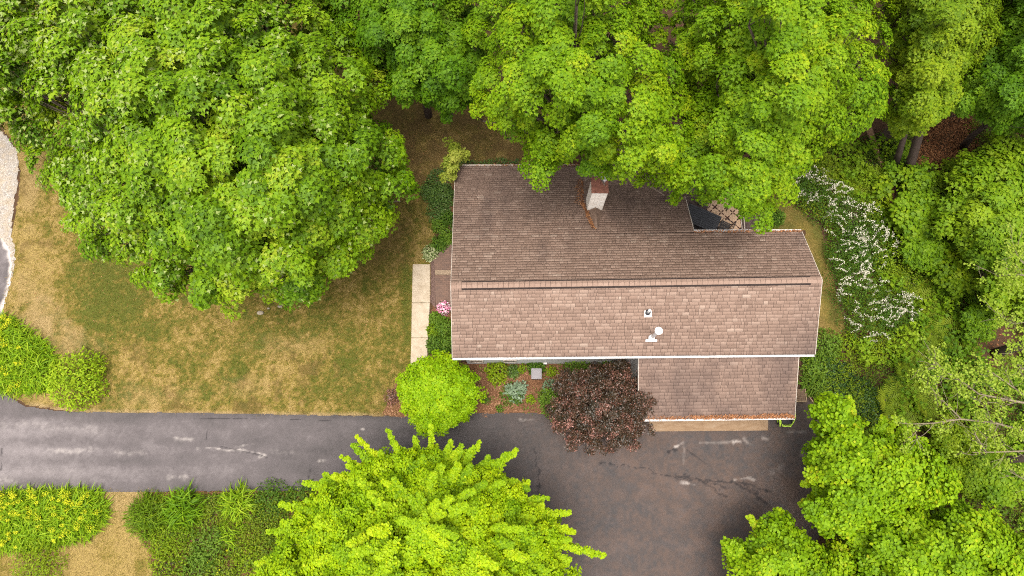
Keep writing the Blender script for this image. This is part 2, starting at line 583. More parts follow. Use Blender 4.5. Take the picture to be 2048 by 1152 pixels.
def shrub(name, label, cat, px, py, r, h, leaf, size, mat, n=500, group=None, seed=1, tone=.5, flowers=None, elong=(1, 1), lump=.35, z0=0.0, sd=.2):
    """a low bush: a bumpy dome of leaves on short stems"""
    rng = np.random.default_rng(seed)
    g = at(px, py, z0)
    R = r / F * np.linalg.norm(g - np.array([0, 0, CAMH]))
    root = empty(name, g, label, cat, group)
    nb = max(5, int(7 + 14 * R))
    bd = rvec(rng, nb)
    bd[:, 2] = np.abs(bd[:, 2])
    d = rvec(rng, n)
    d[:, 2] = np.abs(d[:, 2])
    near = np.max(d @ bd.T, 1)
    rad = (rng.random(n) ** .35) * (1 - lump + lump * sstep(.6, 1, near) * 1.25)
    P = g + d * rad[:, None] * np.array([R * elong[0], R * elong[1], h]) + np.array([0, 0, .05])
    N = unit(d * .7 + UP * .55 + rng.normal(0, .45, (n, 3)))
    D = unit(d + rng.normal(0, .5, (n, 3)))
    leaves('foliage', P, N, D, size * rng.uniform(.7, 1.3, n), tone + rng.normal(0, sd, n) + .12 * (near - .8), leaf, M[mat], root)
    tb = MB()
    for b in bd[:9]:
        tb.tube(limb(g, g + b * np.array([R * elong[0], R * elong[1], h]) * .8, (0, 0, .05), 4), np.linspace(.018, .006, 4), 4)
    tb.build('stem', M['bark'], root)
    if flowers:
        fm, fn, fs, clumped = flowers
        k = rng.integers(0, len(bd), fn)
        d2 = unit(bd[k] + rng.normal(0, .16 if clumped else .8, (fn, 3)))
        d2[:, 2] = np.abs(d2[:, 2])
        P2 = g + d2 * np.array([R * elong[0], R * elong[1], h]) * rng.uniform(.9, 1.06, (fn, 1)) + UP * .07
        leaves('flowers', P2, unit(d2 + UP + rng.normal(0, .4, (fn, 3))), rvec(rng, fn), fs * rng.uniform(.6, 1.3, fn), rng.random(fn), 'round', M[fm], root)['kind'] = 'stuff'
    return root


def carpet(name, poly, hmin, hmax, dens, leaf, size, mat, label=None, seed=1, tone=.5, patch=1.5, hole=.25, kind='stuff', toneamp=.5, tilt=.5, cover=None, z=0.0):
    """uncountable low plants: one leaf carpet over a patch of ground"""
    rng = np.random.default_rng(seed)
    wp = at(*np.asarray(poly, float).T)
    lo, hi = wp[:, :2].min(0), wp[:, :2].max(0)
    n = int((hi[0] - lo[0]) * (hi[1] - lo[1]) * dens)
    q = rng.uniform(lo, hi, (n, 2))
    jit = (np.stack([fbm(q[:, 0] * 1.6, q[:, 1] * 1.6, seed + 3), fbm(q[:, 0] * 1.6, q[:, 1] * 1.6, seed + 9)], -1) - .5) * .7
    k = in_poly(q[:, 0] + jit[:, 0], q[:, 1] + jit[:, 1], wp)
    nz = fbm(q[:, 0] / patch, q[:, 1] / patch, seed)
    k &= nz > hole
    if cover is not None:
        x, y = px_of(np.c_[q, np.zeros(n)])
        k &= cover(x, y, rng)
    q, nz = q[k], nz[k]
    n = len(q)
    hz = hmin + (hmax - hmin) * rng.random(n) * np.clip((nz - hole) * 2.6 + .15, 0, 1)
    P = np.c_[q, hz + z]
    N = unit(UP + rng.normal(0, tilt, (n, 3)))
    D = unit(rng.normal(size=(n, 3)) * np.array([1, 1, .4]))
    t2 = fbm(q[:, 0] / patch * .7 + 31, q[:, 1] / patch * .7, seed + 5)
    o = leaves(name, P, N, D, size * rng.uniform(.6, 1.35, n), tone + (t2 - .5) * 2 * toneamp + rng.normal(0, .17, n), leaf, M[mat], None)
    tag(o, label, None, None, kind)
    return o


def sheet(name, poly, z, cell, mat, mask=None, ragged=.0, kind='structure', fr=3.0, holes=()):
    """flat ground sheet cut from a grid, with stains and painted lawn shade given per vertex"""
    wp = at(*np.asarray(poly, float).T)
    lo, hi = wp[:, :2].min(0) - .2, wp[:, :2].max(0) + .2
    nx, ny = int((hi[0] - lo[0]) / cell) + 1, int((hi[1] - lo[1]) / cell) + 1
    gx, gy = lo[0] + np.arange(nx + 1) * cell, lo[1] + np.arange(ny + 1) * cell
    cx, cy = np.meshgrid(gx[:-1] + cell / 2, gy[:-1] + cell / 2)
    jx = (fbm(cx * fr, cy * fr, 3) - .5) * 2 * ragged
    jy = (fbm(cx * fr, cy * fr, 8) - .5) * 2 * ragged
    k = in_poly(cx + jx, cy + jy, wp)
    for hp in holes:
        k &= ~in_poly(cx + jx, cy + jy, at(*np.asarray(hp, float).T))
    j, i = np.nonzero(k)
    f = np.stack([j * (nx + 1) + i, j * (nx + 1) + i + 1, (j + 1) * (nx + 1) + i + 1, (j + 1) * (nx + 1) + i], -1)
    u, inv = np.unique(f, return_inverse=True)
    X, Y = gx[u % (nx + 1)], gy[u // (nx + 1)]
    V = np.c_[X, Y, np.full(len(X), z)]
    at_ = {}
    if mask is not None:
        x, y = px_of(V)
        at_['mask'] = mask(x, y, X, Y)
    o = np_mesh(name, V, inv.reshape(f.shape), mat, None, **at_)
    return tag(o, kind=kind)


# ------------------------------------------------------------------ setting: ground, lawn, drive, paths
def sep(t, col_sock):
    s = t.n('ShaderNodeSeparateColor', Color=col_sock)
    return s.outputs[0], s.outputs[1], s.outputs[2]


t = NT('woodland_soil')
c = t.ramp(t.noise(1.3, 5, .65), [(.3, (.025, .015, .009)), (.55, (.05, .029, .018)), (.75, (.075, .05, .022))])
c = t.mix(t.math('MULTIPLY', t.noise(28, 4, .7), .8), c, (.085, .045, .024))
t.bump(t.noise(30, 4), .6, .03)
M['soil'] = t.done(c, .95, .1)

t = NT('dry_lawn')
mr, mg, mb = sep(t, t.attr('mask', 'Color'))
f1, f2 = t.noise(9, 5, .8), t.noise(30, 4, .8)
g = t.math('ADD', mr, t.math('MULTIPLY', t.math('SUBTRACT', f1, .5), 1.8))
c = t.ramp(g, [(.05, (.265, .185, .062)), (.35, (.178, .128, .028)), (.62, (.105, .092, .014)), (.95, (.058, .074, .008))])
c = t.mix(mg, c, (.29, .20, .11))
c = t.mix(mb, c, (.085, .050, .020))  # bare soil brown, darkened to carry painted tree shade
c = t.mix(t.ramp(f2, [(.38, (1, 1, 1)), (.52, (0, 0, 0))]), c, (.06, .045, .010))
c = t.mix(t.math('MULTIPLY', t.ramp(t.noise(60, 2, .7), [(.56, (0, 0, 0)), (.72, (1, 1, 1))]), .4), c, (.40, .30, .16))
t.bump(f2, .7, .04)
M['lawn'] = t.done(c, .95, .1)

t = NT('worn_asphalt')
mr, mg, mb = sep(t, t.attr('mask', 'Color'))
br = t.attr('mask', 'Alpha')
sp = t.noise(95, 3, .8)
big = t.noise(1.1, 5, .65)
c = t.ramp(t.math('ADD', mr, t.math('MULTIPLY', t.math('SUBTRACT', big, .5), .45)), [(0, (.044, .039, .039)), (.5, (.088, .075, .076)), (1, (.19, .165, .165))])
c = t.mix(br, c, (.082, .053, .041))
c = t.mix(t.math('MULTIPLY', t.ramp(sp, [(.57, (0, 0, 0)), (.75, (1, 1, 1))]), .55), c, (.20, .165, .145))
c = t.mix(t.math('MULTIPLY', t.ramp(sp, [(.25, (1, 1, 1)), (.42, (0, 0, 0))]), .5), c, (.025, .022, .023))
c = t.mix(mg, c, (.44, .39, .36))
c = t.mix(mb, c, (.014, .012, .013))
t.bump(sp, .5, .012)
M['asphalt'] = t.done(c, .85, .25)

t = NT('pale_gravel')
v = t.n('ShaderNodeTexVoronoi', Scale=26.0, Vector=t.pos())
c = t.ramp(v.outputs['Color'], [(0, (.17, .145, .125)), (.6, (.30, .265, .235)), (1, (.42, .385, .345))])
c = t.mix(t.ramp(t.noise(2.5, 4), [(.4, (0, 0, 0)), (.65, (.6, .6, .6))]), c, (.30, .23, .15))
t.bump(v.outputs['Distance'], .7, .03)
M['gravel'] = t.done(c, .9, .2)

t = NT('mulch')
c = t.ramp(t.noise(24, 5, .8), [(.3, (.04, .02, .011)), (.5, (.13, .062, .032)), (.7, (.25, .13, .07))])
t.bump(t.noise(24, 5), .8, .04)
M['mulch'] = t.done(c, .95, .1)

t = NT('concrete_path')
c = t.ramp(t.noise(3, 5, .7), [(.3, (.30, .235, .165)), (.5, (.385, .315, .235)), (.7, (.46, .385, .30))])
c = t.mix(t.math('MULTIPLY', t.noise(70, 2, .7), .35), c, (.27, .21, .14))
t.bump(t.noise(90, 2), .2, .01)
M['concrete'] = t.done(c, .85, .2)

t = NT('stained_concrete')
c = t.ramp(t.noise(2.2, 5, .75, t.pos((.7, 2, 1))), [(.3, (.17, .105, .06)), (.5, (.25, .165, .10)), (.72, (.31, .23, .16))])
c = t.mix(t.math('MULTIPLY', t.noise(60, 3, .8), .5), c, (.12, .075, .045))
M['apron'] = t.done(c, .85, .2)

ground = sheet('ground', [(-60, -60), (2108, -60), (2108, 1212), (-60, 1212)], -.004, 2.0, M['soil'])
g2 = MB()
lo, hi = np.array([-300., -300.]), np.array([300., 300.])
g2.add([(lo[0], lo[1], -.05), (hi[0], lo[1], -.05), (hi[0], hi[1], -.05), (lo[0], hi[1], -.05)], [(0, 1, 2, 3)])
tag(g2.build('terrain', M['soil']), kind='structure')

LAWN = [(-420, -120), (700, -120), (1090, 140), (1090, 335), (1000, 345), (905, 345), (880, 420), (866, 480), (866, 540), (850, 720), (806, 760), (800, 832), (560, 832), (300, 826),
        (150, 824), (60, 812), (28, 795), (4, 775), (2, 640), (14, 560), (26, 510), (24, 465), (36, 400), (42, 345), (30, 290), (8, 262), (-60, 120), (-420, 0)]
LAWN2 = [(-60, 978), (330, 978), (300, 1000), (285, 1060), (300, 1100), (318, 1230), (-60, 1230)]
LAWN3 = [(1530, 395), (1580, 405), (1640, 450), (1660, 520), (1672, 590), (1690, 650), (1690, 690), (1655, 690), (1620, 660), (1610, 460), (1530, 470)]
EL = [(222, 560, 110, 110, 1.0), (215, 640, 70, 50, .7), (310, 665, 48, 30, .9), (470, 745, 30, 24, .6), (700, 740, 60, 70, .7), (650, 640, 70, 45, .35), (620, 760, 60, 60, .55), (200, 700, 40, 40, .6),
      (815, 600, 16, 160, .6), (40, 520, 20, 26, .6), (520, 690, 60, 36, .4), (440, 690, 40, 26, .35), (740, 800, 60, 36, .45), (560, 800, 80, 24, .3), (380, 640, 60, 30, .4), (500, 790, 50, 20, .35)]
TAN = [(80, 650, 70, 70, .8), (150, 690, 50, 40, .6), (60, 590, 40, 60, .4), (570, 690, 90, 30, .25), (480, 770, 60, 30, .25), (300, 790, 140, 30, .25), (60, 380, 30, 80, .5)]


def lawn_mask(x, y, X, Y):
    n1, n2 = fbm(X * .55, Y * .55, 21), fbm(X * 1.7, Y * 1.7, 4)
    n3 = fbm(X * 4.5, Y * 4.5, 41)
    n5 = fbm(X * 9, Y * 9, 61)
    g = .42 + (n1 - .5) * .75 + (n2 - .5) * .8 + (n3 - .5) * 1.1 + (n5 - .5) * 1.0
    wob = (n2 - .5) * 1.4
    for cx, cy, rx, ry, a in EL:
        g = g + .40 * a * sstep(1.25, .25, np.hypot((x - cx) / rx, (y - cy) / ry) + wob * .6)
    ring = np.abs(np.hypot((x - 466) / 30, (y - 742) / 22) - .85)
    g = g + .4 * sstep(.3, .05, ring)
    g = g - .3 * sstep(170, 60, x) + .12 * sstep(330, 200, y)
    tan = np.zeros_like(x)
    for cx, cy, rx, ry, a in TAN:
        tan = np.maximum(tan, .7 * a * sstep(1.2, .1, np.hypot((x - cx) / rx, (y - cy) / ry) + wob))
    tan = np.maximum(tan, .75 * sstep(12, 2, poly_dist(x, y, [(60, 812), (150, 826), (300, 829), (560, 833), (800, 834)], False) + 6 * wob))
    brown = .95 * sstep(470, 300, y) * sstep(640, 760, x) * np.clip(.8 + (n2 - .5) * 1.6, 0, 1) + .55 * sstep(.5, .3, n1) * sstep(.55, .75, n2 + .1)  # rear lawn: tree shade painted in, over thin grass and bare soil
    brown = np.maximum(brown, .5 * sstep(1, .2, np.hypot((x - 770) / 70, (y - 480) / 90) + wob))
    return np.c_[np.clip(g, 0, 1), np.clip(tan, 0, 1), np.clip(brown, 0, .9), np.ones_like(x)]


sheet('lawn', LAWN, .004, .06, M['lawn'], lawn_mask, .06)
sheet('lawn', LAWN2, .004, .06, M['lawn'], lambda x, y, X, Y: np.c_[np.clip(.12 + (fbm(X * 1.2, Y * 1.2, 5) - .5) * 1.3, 0, 1), .4 * sstep(1060, 990, y), 0 * x, 0 * x + 1], .05)
sheet('lawn', LAWN3, .004, .06, M['lawn'], lambda x, y, X, Y: np.c_[np.clip(.45 + (fbm(X * 1.2, Y * 1.2, 6) - .5) * 1.6 + .3 * sstep(560, 480, y), 0, 1), 0 * x, np.clip(.25 + .5 * (fbm(X * 2, Y * 2, 9) - .3), 0, 1), 0 * x + 1], .08)

MULCH = [(884, 345), (906, 326), (1070, 318), (1070, 345), (908, 350), (908, 726), (1300, 720), (1300, 842), (1120, 850), (1085, 826), (950, 826), (800, 836), (764, 828), (790, 770), (822, 740), (858, 720), (861, 640), (868, 610), (866, 500), (880, 470)]
sheet('garden_bed', MULCH, .010, .06, M['mulch'], None, .07)
BED2 = [(300, 984), (660, 980), (640, 1230), (318, 1230), (300, 1110), (275, 1050)]
sheet('garden_bed', BED2, .010, .06, M['mulch'], None, .1)

CRACKS = [([(1195, 922), (1230, 928), (1262, 935), (1300, 942), (1310, 952)], 1.6), ([(1300, 942), (1340, 950), (1360, 958), (1400, 960), (1420, 966), (1460, 976)], 2.2), ([(1355, 950), (1400, 962), (1420, 975), (1455, 990)], 2.6),
          ([(1400, 958), (1440, 962), (1480, 962), (1510, 975), (1545, 990)], 2.6), ([(1470, 962), (1500, 985), (1530, 1005)], 3.0), ([(1490, 970), (1520, 995), (1545, 1020)], 1.6), ([(1370, 897), (1390, 912), (1412, 928)], 1.5),
          ([(1335, 910), (1352, 898)], 2.5), ([(1072, 895), (1074, 940), (1078, 995)], 2.2), ([(412, 880), (414, 860)], .8), ([(440, 893), (480, 902), (520, 910), (535, 916)], 1.0), ([(620, 940), (616, 962)], 1.4), ([(640, 1000), (700, 965)], .8), ([(825, 910), (828, 880)], .7),
          ([(0, 895), (6, 915), (4, 935), (-4, 945)], 2.2), ([(300, 836), (560, 838), (680, 842)], .5)]
WHITE = [([(395, 897), (425, 893), (455, 899), (485, 901)], 2.6, .8), ([(485, 901), (530, 912)], 2.2, .8), ([(100, 902), (135, 906), (165, 902), (195, 898)], 5, .55), ([(230, 905), (262, 903), (292, 906)], 5, .5), ([(10, 850), (60, 850), (120, 858), (200, 862)], 7, .22),
         ([(350, 877), (383, 879)], 3.5, .5), ([(338, 953), (350, 953)], 4, .6), ([(360, 953), (374, 953)], 4, .6), ([(545, 903), (600, 905)], 5, .3), ([(470, 892), (506, 886)], 2.5, .4), ([(640, 923), (650, 923)], 3, .4), ([(520, 915), (527, 914)], 3, .55),
         ([(1350, 898), (1366, 890)], 2.5, .75), ([(1368, 892), (1367, 930)], 2.5, .2), ([(1362, 966), (1390, 971)], 3, .65), ([(1470, 958), (1500, 955), (1508, 960)], 3, .5), ([(1468, 884), (1480, 882)], 3.5, .7), ([(1488, 878), (1502, 888)], 4, .5), ([(1400, 888), (1470, 884)], 2, .28),
         ([(1528, 872), (1534, 876)], 4, .6), ([(1575, 861), (1610, 862)], 3, .3), ([(1600, 900), (1615, 915)], 7, .3), ([(1545, 950), (1560, 935)], 6, .3), ([(1040, 840), (1068, 843)], 2.5, .35), ([(724, 860), (728, 860)], 3, .8), ([(0, 958), (30, 963)], 6, .3), ([(150, 940), (90, 945)], 5, .15)]


def drive_mask(x, y, X, Y):
    n1, n2 = fbm(X * .5, Y * 2.2, 31), fbm(X * 4, Y * 4, 14)
    n3 = fbm(X * 1.3, Y * 1.3, 77, 6)
    n4 = fbm(X * 7, Y * 7, 19)
    jx, jy = (fbm(X * 2.2, Y * 2.2, 51, 5) - .5) * 26, (fbm(X * 2.2, Y * 2.2, 52, 5) - .5) * 26
    base = .40 - .39 * sstep(380, 1050, x) + .2 * sstep(300, 0, x)
    base = base + .16 * np.exp(-((y - 862) / 15) ** 2) * sstep(800, 500, x) + .15 * np.exp(-((y - 945) / 14) ** 2) * sstep(700, 300, x) + .15 * np.exp(-((y - 900) / 14) ** 2) * sstep(700, 300, x)
    base = base - .2 * sstep(845, 825, y) - .10 * sstep(965, 985, y) * sstep(800, 500, x) + (n1 - .5) * .35 + (n3 - .5) * .15 + (n4 - .5) * .25
    base = base + .22 * sstep(.55, .75, n3) * sstep(1080, 1250, x)
    white = np.zeros_like(x)
    for p, w, a in WHITE:
        white = np.maximum(white, a * (.7 if w < 4 else .45) * sstep(w * 1.7, 0, poly_dist(x, y + (n1 - .5) * 14, p, False) + (n2 - .45) * w * 3.2) * np.clip(n4 * 2.4 - .5, 0, 1))
    crack = np.zeros_like(x)
    for p, w in CRACKS:
        crack = np.maximum(crack, .75 * sstep(w * 1.4, w * .3, poly_dist(x + jx * (w > 1.5), y + jy * (w > 1.5), p, False) + (n4 - .4) * (5 if w > 1 else 1)))
    brown = .85 * sstep(850, 1300, x) * np.clip(.5 + (n3 - .45) * 1.1 + (n4 - .5) * 1.2, 0, 1)
    brown = np.maximum(brown, .85 * sstep(1, .3, np.hypot((x - 1585) / 40, (y - 975) / 45) + (n2 - .5)))
    return np.c_[np.clip(base, 0, 1), white, crack, np.clip(brown, 0, 1)]


DRIVE = [(-120, 640), (-2, 640), (-1, 775), (22, 796), (52, 813), (100, 820), (160, 824), (400, 826), (560, 829), (800, 833), (880, 829), (960, 826), (1085, 826), (1110, 850), (1300, 838), (1590, 838), (1590, 802), (1606, 778), (1632, 812), (1650, 850), (1672, 900), (1672, 990), (1640, 1060), (1600, 1230),
         (1060, 1230), (1000, 1160), (860, 1060), (700, 985), (640, 978), (580, 982), (300, 983), (120, 984), (0, 988), (-120, 1010)]
sheet('driveway', DRIVE, .014, .045, M['asphalt'], drive_mask, .035)
sheet('road', [(-400, 478), (6, 478), (20, 500), (24, 530), (20, 570), (6, 620), (2, 640), (-400, 640)], .014, .06, M['asphalt'],
      lambda x, y, X, Y: np.c_[np.clip(.5 + 0 * x + (fbm(X * 2, Y * 2, 3) - .5), 0, 1), .9 * sstep(8, 1, poly_dist(x, y, [(2, 470), (18, 500), (24, 530), (20, 570), (6, 620)], False) + 12 * (fbm(X * 3, Y * 3, 2) - .5)), 0 * x, 0 * x], .05)
sheet('gravel_shoulder', [(-500, 190), (-60, 200), (6, 268), (34, 300), (38, 340), (30, 400), (22, 455), (30, 500), (27, 540), (18, 575), (6, 500), (2, 470), (-500, 470)], .010, .06, M['gravel'], None, .13)

# ---- concrete walk: three slabs with tooled joints, the apron, paver patio
path = MB()
WL, WR = [(826, 529), (824, 606), (823, 676), (820, 770)], [(860, 529), (860, 606), (856, 676), (853, 770)]
for i in range(3):
    a, b = .012 if i else 0, .012
    p = [at(*WL[i + 1], 0), at(*WR[i + 1], 0), at(*WR[i], 0), at(*WL[i], 0)]
    p[0][1] += b; p[1][1] += b; p[2][1] -= a; p[3][1] -= a
    path.hexa([q - (0, 0, .03) for q in p] + [q + (0, 0, .055) for q in p])
tag(path.build('path', M['concrete'], bevel=.008), kind='structure')
ap = MB()
p = [at(1298, 863, 0), at(1536, 861, 0), at(1536, 828, 0), at(1298, 828, 0)]
ap.hexa([q - (0, 0, .03) for q in p] + [q + (0, 0, .03) for q in p])
tag(ap.build('garage_apron', M['apron'], bevel=.01), kind='structure')

t = NT('brick_paver')
bt = t.n('ShaderNodeTexBrick', {'offset': .5}, Vector=t.n('ShaderNodeMapping', Vector=t.pos(), Rotation=(0, 0, 0)).outputs[0], Color1=(.145, .085, .062, 1), Color2=(.085, .055, .045, 1), Mortar=(.03, .022, .018, 1), Scale=1.0)
bt.inputs['Brick Width'].default_value, bt.inputs['Row Height'].default_value, bt.inputs['Mortar Size'].default_value = .21, .105, .006
c = t.mix(t.math('MULTIPLY', t.noise(5, 4), .7), bt.outputs['Color'], (.17, .11, .085))
t.bump(bt.outputs['Fac'], -.4, .01)
M['paver'] = t.done(c, .85, .2)
pt = MB()
def slab(poly, z0, z1, mb):
    P = [at(x, y, 0) for x, y in poly]
    n = len(P)
    mb.add([(*q[:2], z0) for q in P] + [(*q[:2], z1) for q in P], [tuple(range(n - 1, -1, -1)), tuple(range(n, 2 * n))] + [(i, (i + 1) % n, n + (i + 1) % n, n + i) for i in range(n)])
slab([(872, 618), (940, 618), (940, 545), (870, 545)], -.02, .14, pt)
slab([(870, 543), (940, 543), (940, 488), (900, 488), (888, 500), (869, 520)], -.02, .24, pt)
tag(pt.build('patio', M['paver'], bevel=.01), kind='structure')
pe = MB()
slab([(871, 552), (940, 552), (940, 543), (871, 543)], .13, .262, pe)
M['paver_light'] = plain('pale_paver', (.22, .16, .11), .85, .2, 0, .35, 14)
tag(pe.build('patio_step', M['paver_light'], bevel=.008), kind='structure')
de = MB()
for i in range(4):
    x0 = 861.2 + i * 2.5
    slab([(x0, 606 + i * 3), (x0 + 2.2, 607 + i * 3), (x0 + 2.4, 522 - i * 6), (x0 + .2, 524 - i * 6)], -.01, .09, de)
M['deck_brown'] = bark('brown_deck_board', (.135, .085, .07))
tag(de.build('patio_border', M['deck_brown']), kind='structure')

# grass blades over the lawns
def no_cover(x, y, rng):
    return ~((x > 858) & (y > 300) & (y < 740)) & (y > 190) & ~in_poly(x, y, [(821, 527), (862, 527), (860, 606), (857, 740), (820, 740)])
gr = []
rng = np.random.default_rng(3)
for poly, dens in ((LAWN, 330), (LAWN2, 330), (LAWN3, 330)):
    wp = at(*np.asarray(poly, float).T)
    lo, hi = np.maximum(wp[:, :2].min(0), (-27, -7)), np.minimum(wp[:, :2].max(0), (16, 18))
    n = int(np.prod(hi - lo) * dens)
    q = rng.uniform(lo, hi, (n, 2))
    x, y = px_of(np.c_[q, np.zeros(n)])
    k = in_poly(q[:, 0] + (fbm(q[:, 0] * 6, q[:, 1] * 6, 2) - .5) * .12, q[:, 1] + (fbm(q[:, 0] * 6, q[:, 1] * 6, 7) - .5) * .12, wp) & no_cover(x, y, rng) & (x > -60)
    q, x, y = q[k], x[k], y[k]
    if poly is LAWN:
        mk = lawn_mask(x, y, q[:, 0], q[:, 1])
        tn = mk[:, 0] - .5 * mk[:, 1]
        kp = (rng.random(len(q)) > .75 * mk[:, 1]) & (rng.random(len(q)) > .95 * mk[:, 2])
        q, tn = q[kp], tn[kp]
    else:
        tn = .2 + (fbm(q[:, 0] * 1.2, q[:, 1] * 1.2, 5) - .5) * 1.3
    gr.append((q, tn))
q = np.vstack([g[0] for g in gr])
tn = np.concatenate([g[1] for g in gr])
n = len(q)
o = leaves('grass', np.c_[q, np.full(n, .006)], unit(rng.normal(size=(n, 3)) * .6 + UP), unit(rng.normal(size=(n, 3)) + .35 * UP), rng.uniform(.06, .16, n), tn + rng.normal(0, .3, n), 'blade', M['grass'], None)
tag(o, 'patchy dry and green grass of the front lawn', kind='stuff')

# ------------------------------------------------------------------ house
ZR, ZS = 5.8, 4.37
R0, R1 = at(902, 571, ZR), at(1644, 560, ZR)
S0, S1 = at(905, 716, ZS), at(1630, 709, ZS)
NW0 = at(911, 332, 2.3)
nrm = unit(np.cross(R1 - R0, NW0 - R0))
nrm = nrm if nrm[2] > 0 else -nrm


def hit(px, py, p0=R0, n=nrm):
    d = at(px, py, 0) - np.array([0, 0, CAMH])
    o = np.array([0, 0, CAMH])
    return o + d * (((p0 - o) @ n) / (d @ n))


NE0, NE1, NW1 = hit(1388, 463), hit(1603, 462), hit(1354, 331)
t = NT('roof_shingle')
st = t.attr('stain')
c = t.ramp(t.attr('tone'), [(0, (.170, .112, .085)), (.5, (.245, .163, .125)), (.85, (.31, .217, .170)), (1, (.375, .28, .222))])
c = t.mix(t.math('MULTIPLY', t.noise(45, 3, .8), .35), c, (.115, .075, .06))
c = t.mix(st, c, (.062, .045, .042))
t.bump(t.noise(120, 2), .4, .006)
M['shingle'] = t.done(c, .92, .15)
M['felt'] = plain('dark_roof_felt', (.03, .022, .02), .95, .1)
M['white_trim'] = plain('white_painted_trim', (.55, .52, .50), .5, .4, 0, .12, 2.5)
M['siding'] = plain('off_white_siding', (.52, .51, .50), .6, .3, 0, .06)
M['fascia'] = plain('weathered_trim', (.40, .34, .29), .7, .3, 0, .2)


def shingle(name, quads, expo, parent, seed, stain_fn, base=.5):
    """courses of separate tabs laid down the slope; quads = list of (upper-left, upper-right, lower-right, lower-left)"""
    rng = np.random.default_rng(seed)
    V, T, S = [], [], []
    under = MB()
    for ul, ur, lr, ll in quads:
        n = unit(np.cross(ur - ul, ll - ul))
        n = n if n[2] > 0 else -n
        L = np.linalg.norm((ll + lr - ul - ur) / 2)
        rows = max(1, round(L / expo))
        under.hexa([p - n * .12 for p in (ll, lr, ur, ul)] + [p - n * .004 for p in (ll, lr, ur, ul)])
        for r in range(rows):
            f0, f1 = r / rows, (r + 1) / rows
            a0, b0, a1, b1 = ul + (ll - ul) * f0, ur + (lr - ur) * f0, ul + (ll - ul) * f1, ur + (lr - ur) * f1
            W = np.linalg.norm(b1 - a1)
            cuts = [0.0]
            while cuts[-1] < W:
                cuts.append(cuts[-1] + rng.choice([.11, .15, .19, .24, .31, .36]))
            cuts[-1] = W
            rowt = rng.normal(0, .05)
            for s, e in zip(cuts[:-1], cuts[1:]):
                if e - s < .03:
                    continue
                lift, g = rng.uniform(.003, .008), .006
                sl = rng.normal(0, .006)
                dn = (a1 - a0) / max(np.linalg.norm(a1 - a0), 1e-6)
                q0, q1 = a0 + (b0 - a0) * ((s + g) / W) - dn * .02, a0 + (b0 - a0) * ((e - g) / W) - dn * .02
                q2, q3 = a1 + (b1 - a1) * ((e - g) / W) + n * lift + dn * (sl - .006), a1 + (b1 - a1) * ((s + g) / W) + n * lift + dn * (sl - .006)
                V += [q0, q1, q2, q3, q2 - n * (lift + .002), q3 - n * (lift + .002)]
                t0 = base + rowt + rng.choice([-.28, -.14, -.04, .04, .1, .2, .32], p=[.13, .2, .2, .17, .13, .11, .06]) + rng.normal(0, .05)
                T += [t0] * 6
    V = np.array(V)
    k = len(V) // 6
    i = np.arange(k)[:, None] * 6
    Fq = np.vstack([i + np.array([[0, 3, 2, 1]]), i + np.array([[3, 5, 4, 2]])])
    x, y = px_of(V)
    o = np_mesh(name, V, Fq, M['shingle'], parent, tone=np.clip(T, 0, 1), stain=stain_fn(x, y, V[:, 0], V[:, 1]))
    under.build('roof_deck', M['felt'], o)
    return o


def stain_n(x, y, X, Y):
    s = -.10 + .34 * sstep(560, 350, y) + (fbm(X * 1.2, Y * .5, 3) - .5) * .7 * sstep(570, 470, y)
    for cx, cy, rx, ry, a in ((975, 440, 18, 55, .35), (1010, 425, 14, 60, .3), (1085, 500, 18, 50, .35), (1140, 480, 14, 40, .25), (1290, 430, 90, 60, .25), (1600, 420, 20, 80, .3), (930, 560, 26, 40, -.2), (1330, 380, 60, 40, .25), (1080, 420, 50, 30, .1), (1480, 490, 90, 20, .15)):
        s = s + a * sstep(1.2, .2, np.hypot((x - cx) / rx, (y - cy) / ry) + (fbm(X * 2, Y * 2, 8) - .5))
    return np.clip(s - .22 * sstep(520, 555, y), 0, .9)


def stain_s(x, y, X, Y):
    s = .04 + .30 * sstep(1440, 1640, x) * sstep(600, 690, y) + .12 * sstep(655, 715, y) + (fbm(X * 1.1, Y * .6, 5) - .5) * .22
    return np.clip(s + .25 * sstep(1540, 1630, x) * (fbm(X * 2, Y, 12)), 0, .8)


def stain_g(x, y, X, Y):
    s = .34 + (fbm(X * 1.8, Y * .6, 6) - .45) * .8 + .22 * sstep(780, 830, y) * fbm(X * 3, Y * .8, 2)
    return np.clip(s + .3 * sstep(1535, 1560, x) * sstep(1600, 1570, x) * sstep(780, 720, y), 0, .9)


house = empty('house', ((R0 + R1) / 2 * np.array([1, 1, 0])), 'low house seen from above with brown shingle gable roofs and a white front gutter', 'house')
mid = NE0
e = unit(NE0 - R0)
left_at = lambda P: R0 + (NW0 - R0) * (((P - R0) @ unit(np.cross(nrm, unit(R1 - R0)))) / ((NW0 - R0) @ unit(np.cross(nrm, unit(R1 - R0)))))
WL0 = left_at((NE0 + NE1) / 2)
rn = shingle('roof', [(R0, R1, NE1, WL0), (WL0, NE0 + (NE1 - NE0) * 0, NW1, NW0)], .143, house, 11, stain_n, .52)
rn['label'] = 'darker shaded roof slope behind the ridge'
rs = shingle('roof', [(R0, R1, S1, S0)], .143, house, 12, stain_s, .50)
rs['label'] = 'paler roof slope in front of the ridge'
G0, G1, G2, G3 = at(1278, 708, 4.22), at(1598, 702, 4.22), at(1589, 835, 3.3), at(1277, 839, 3.3)
rg = shingle('garage_roof', [(G0, G1, G2, G3)], .143, house, 13, stain_g, .42)

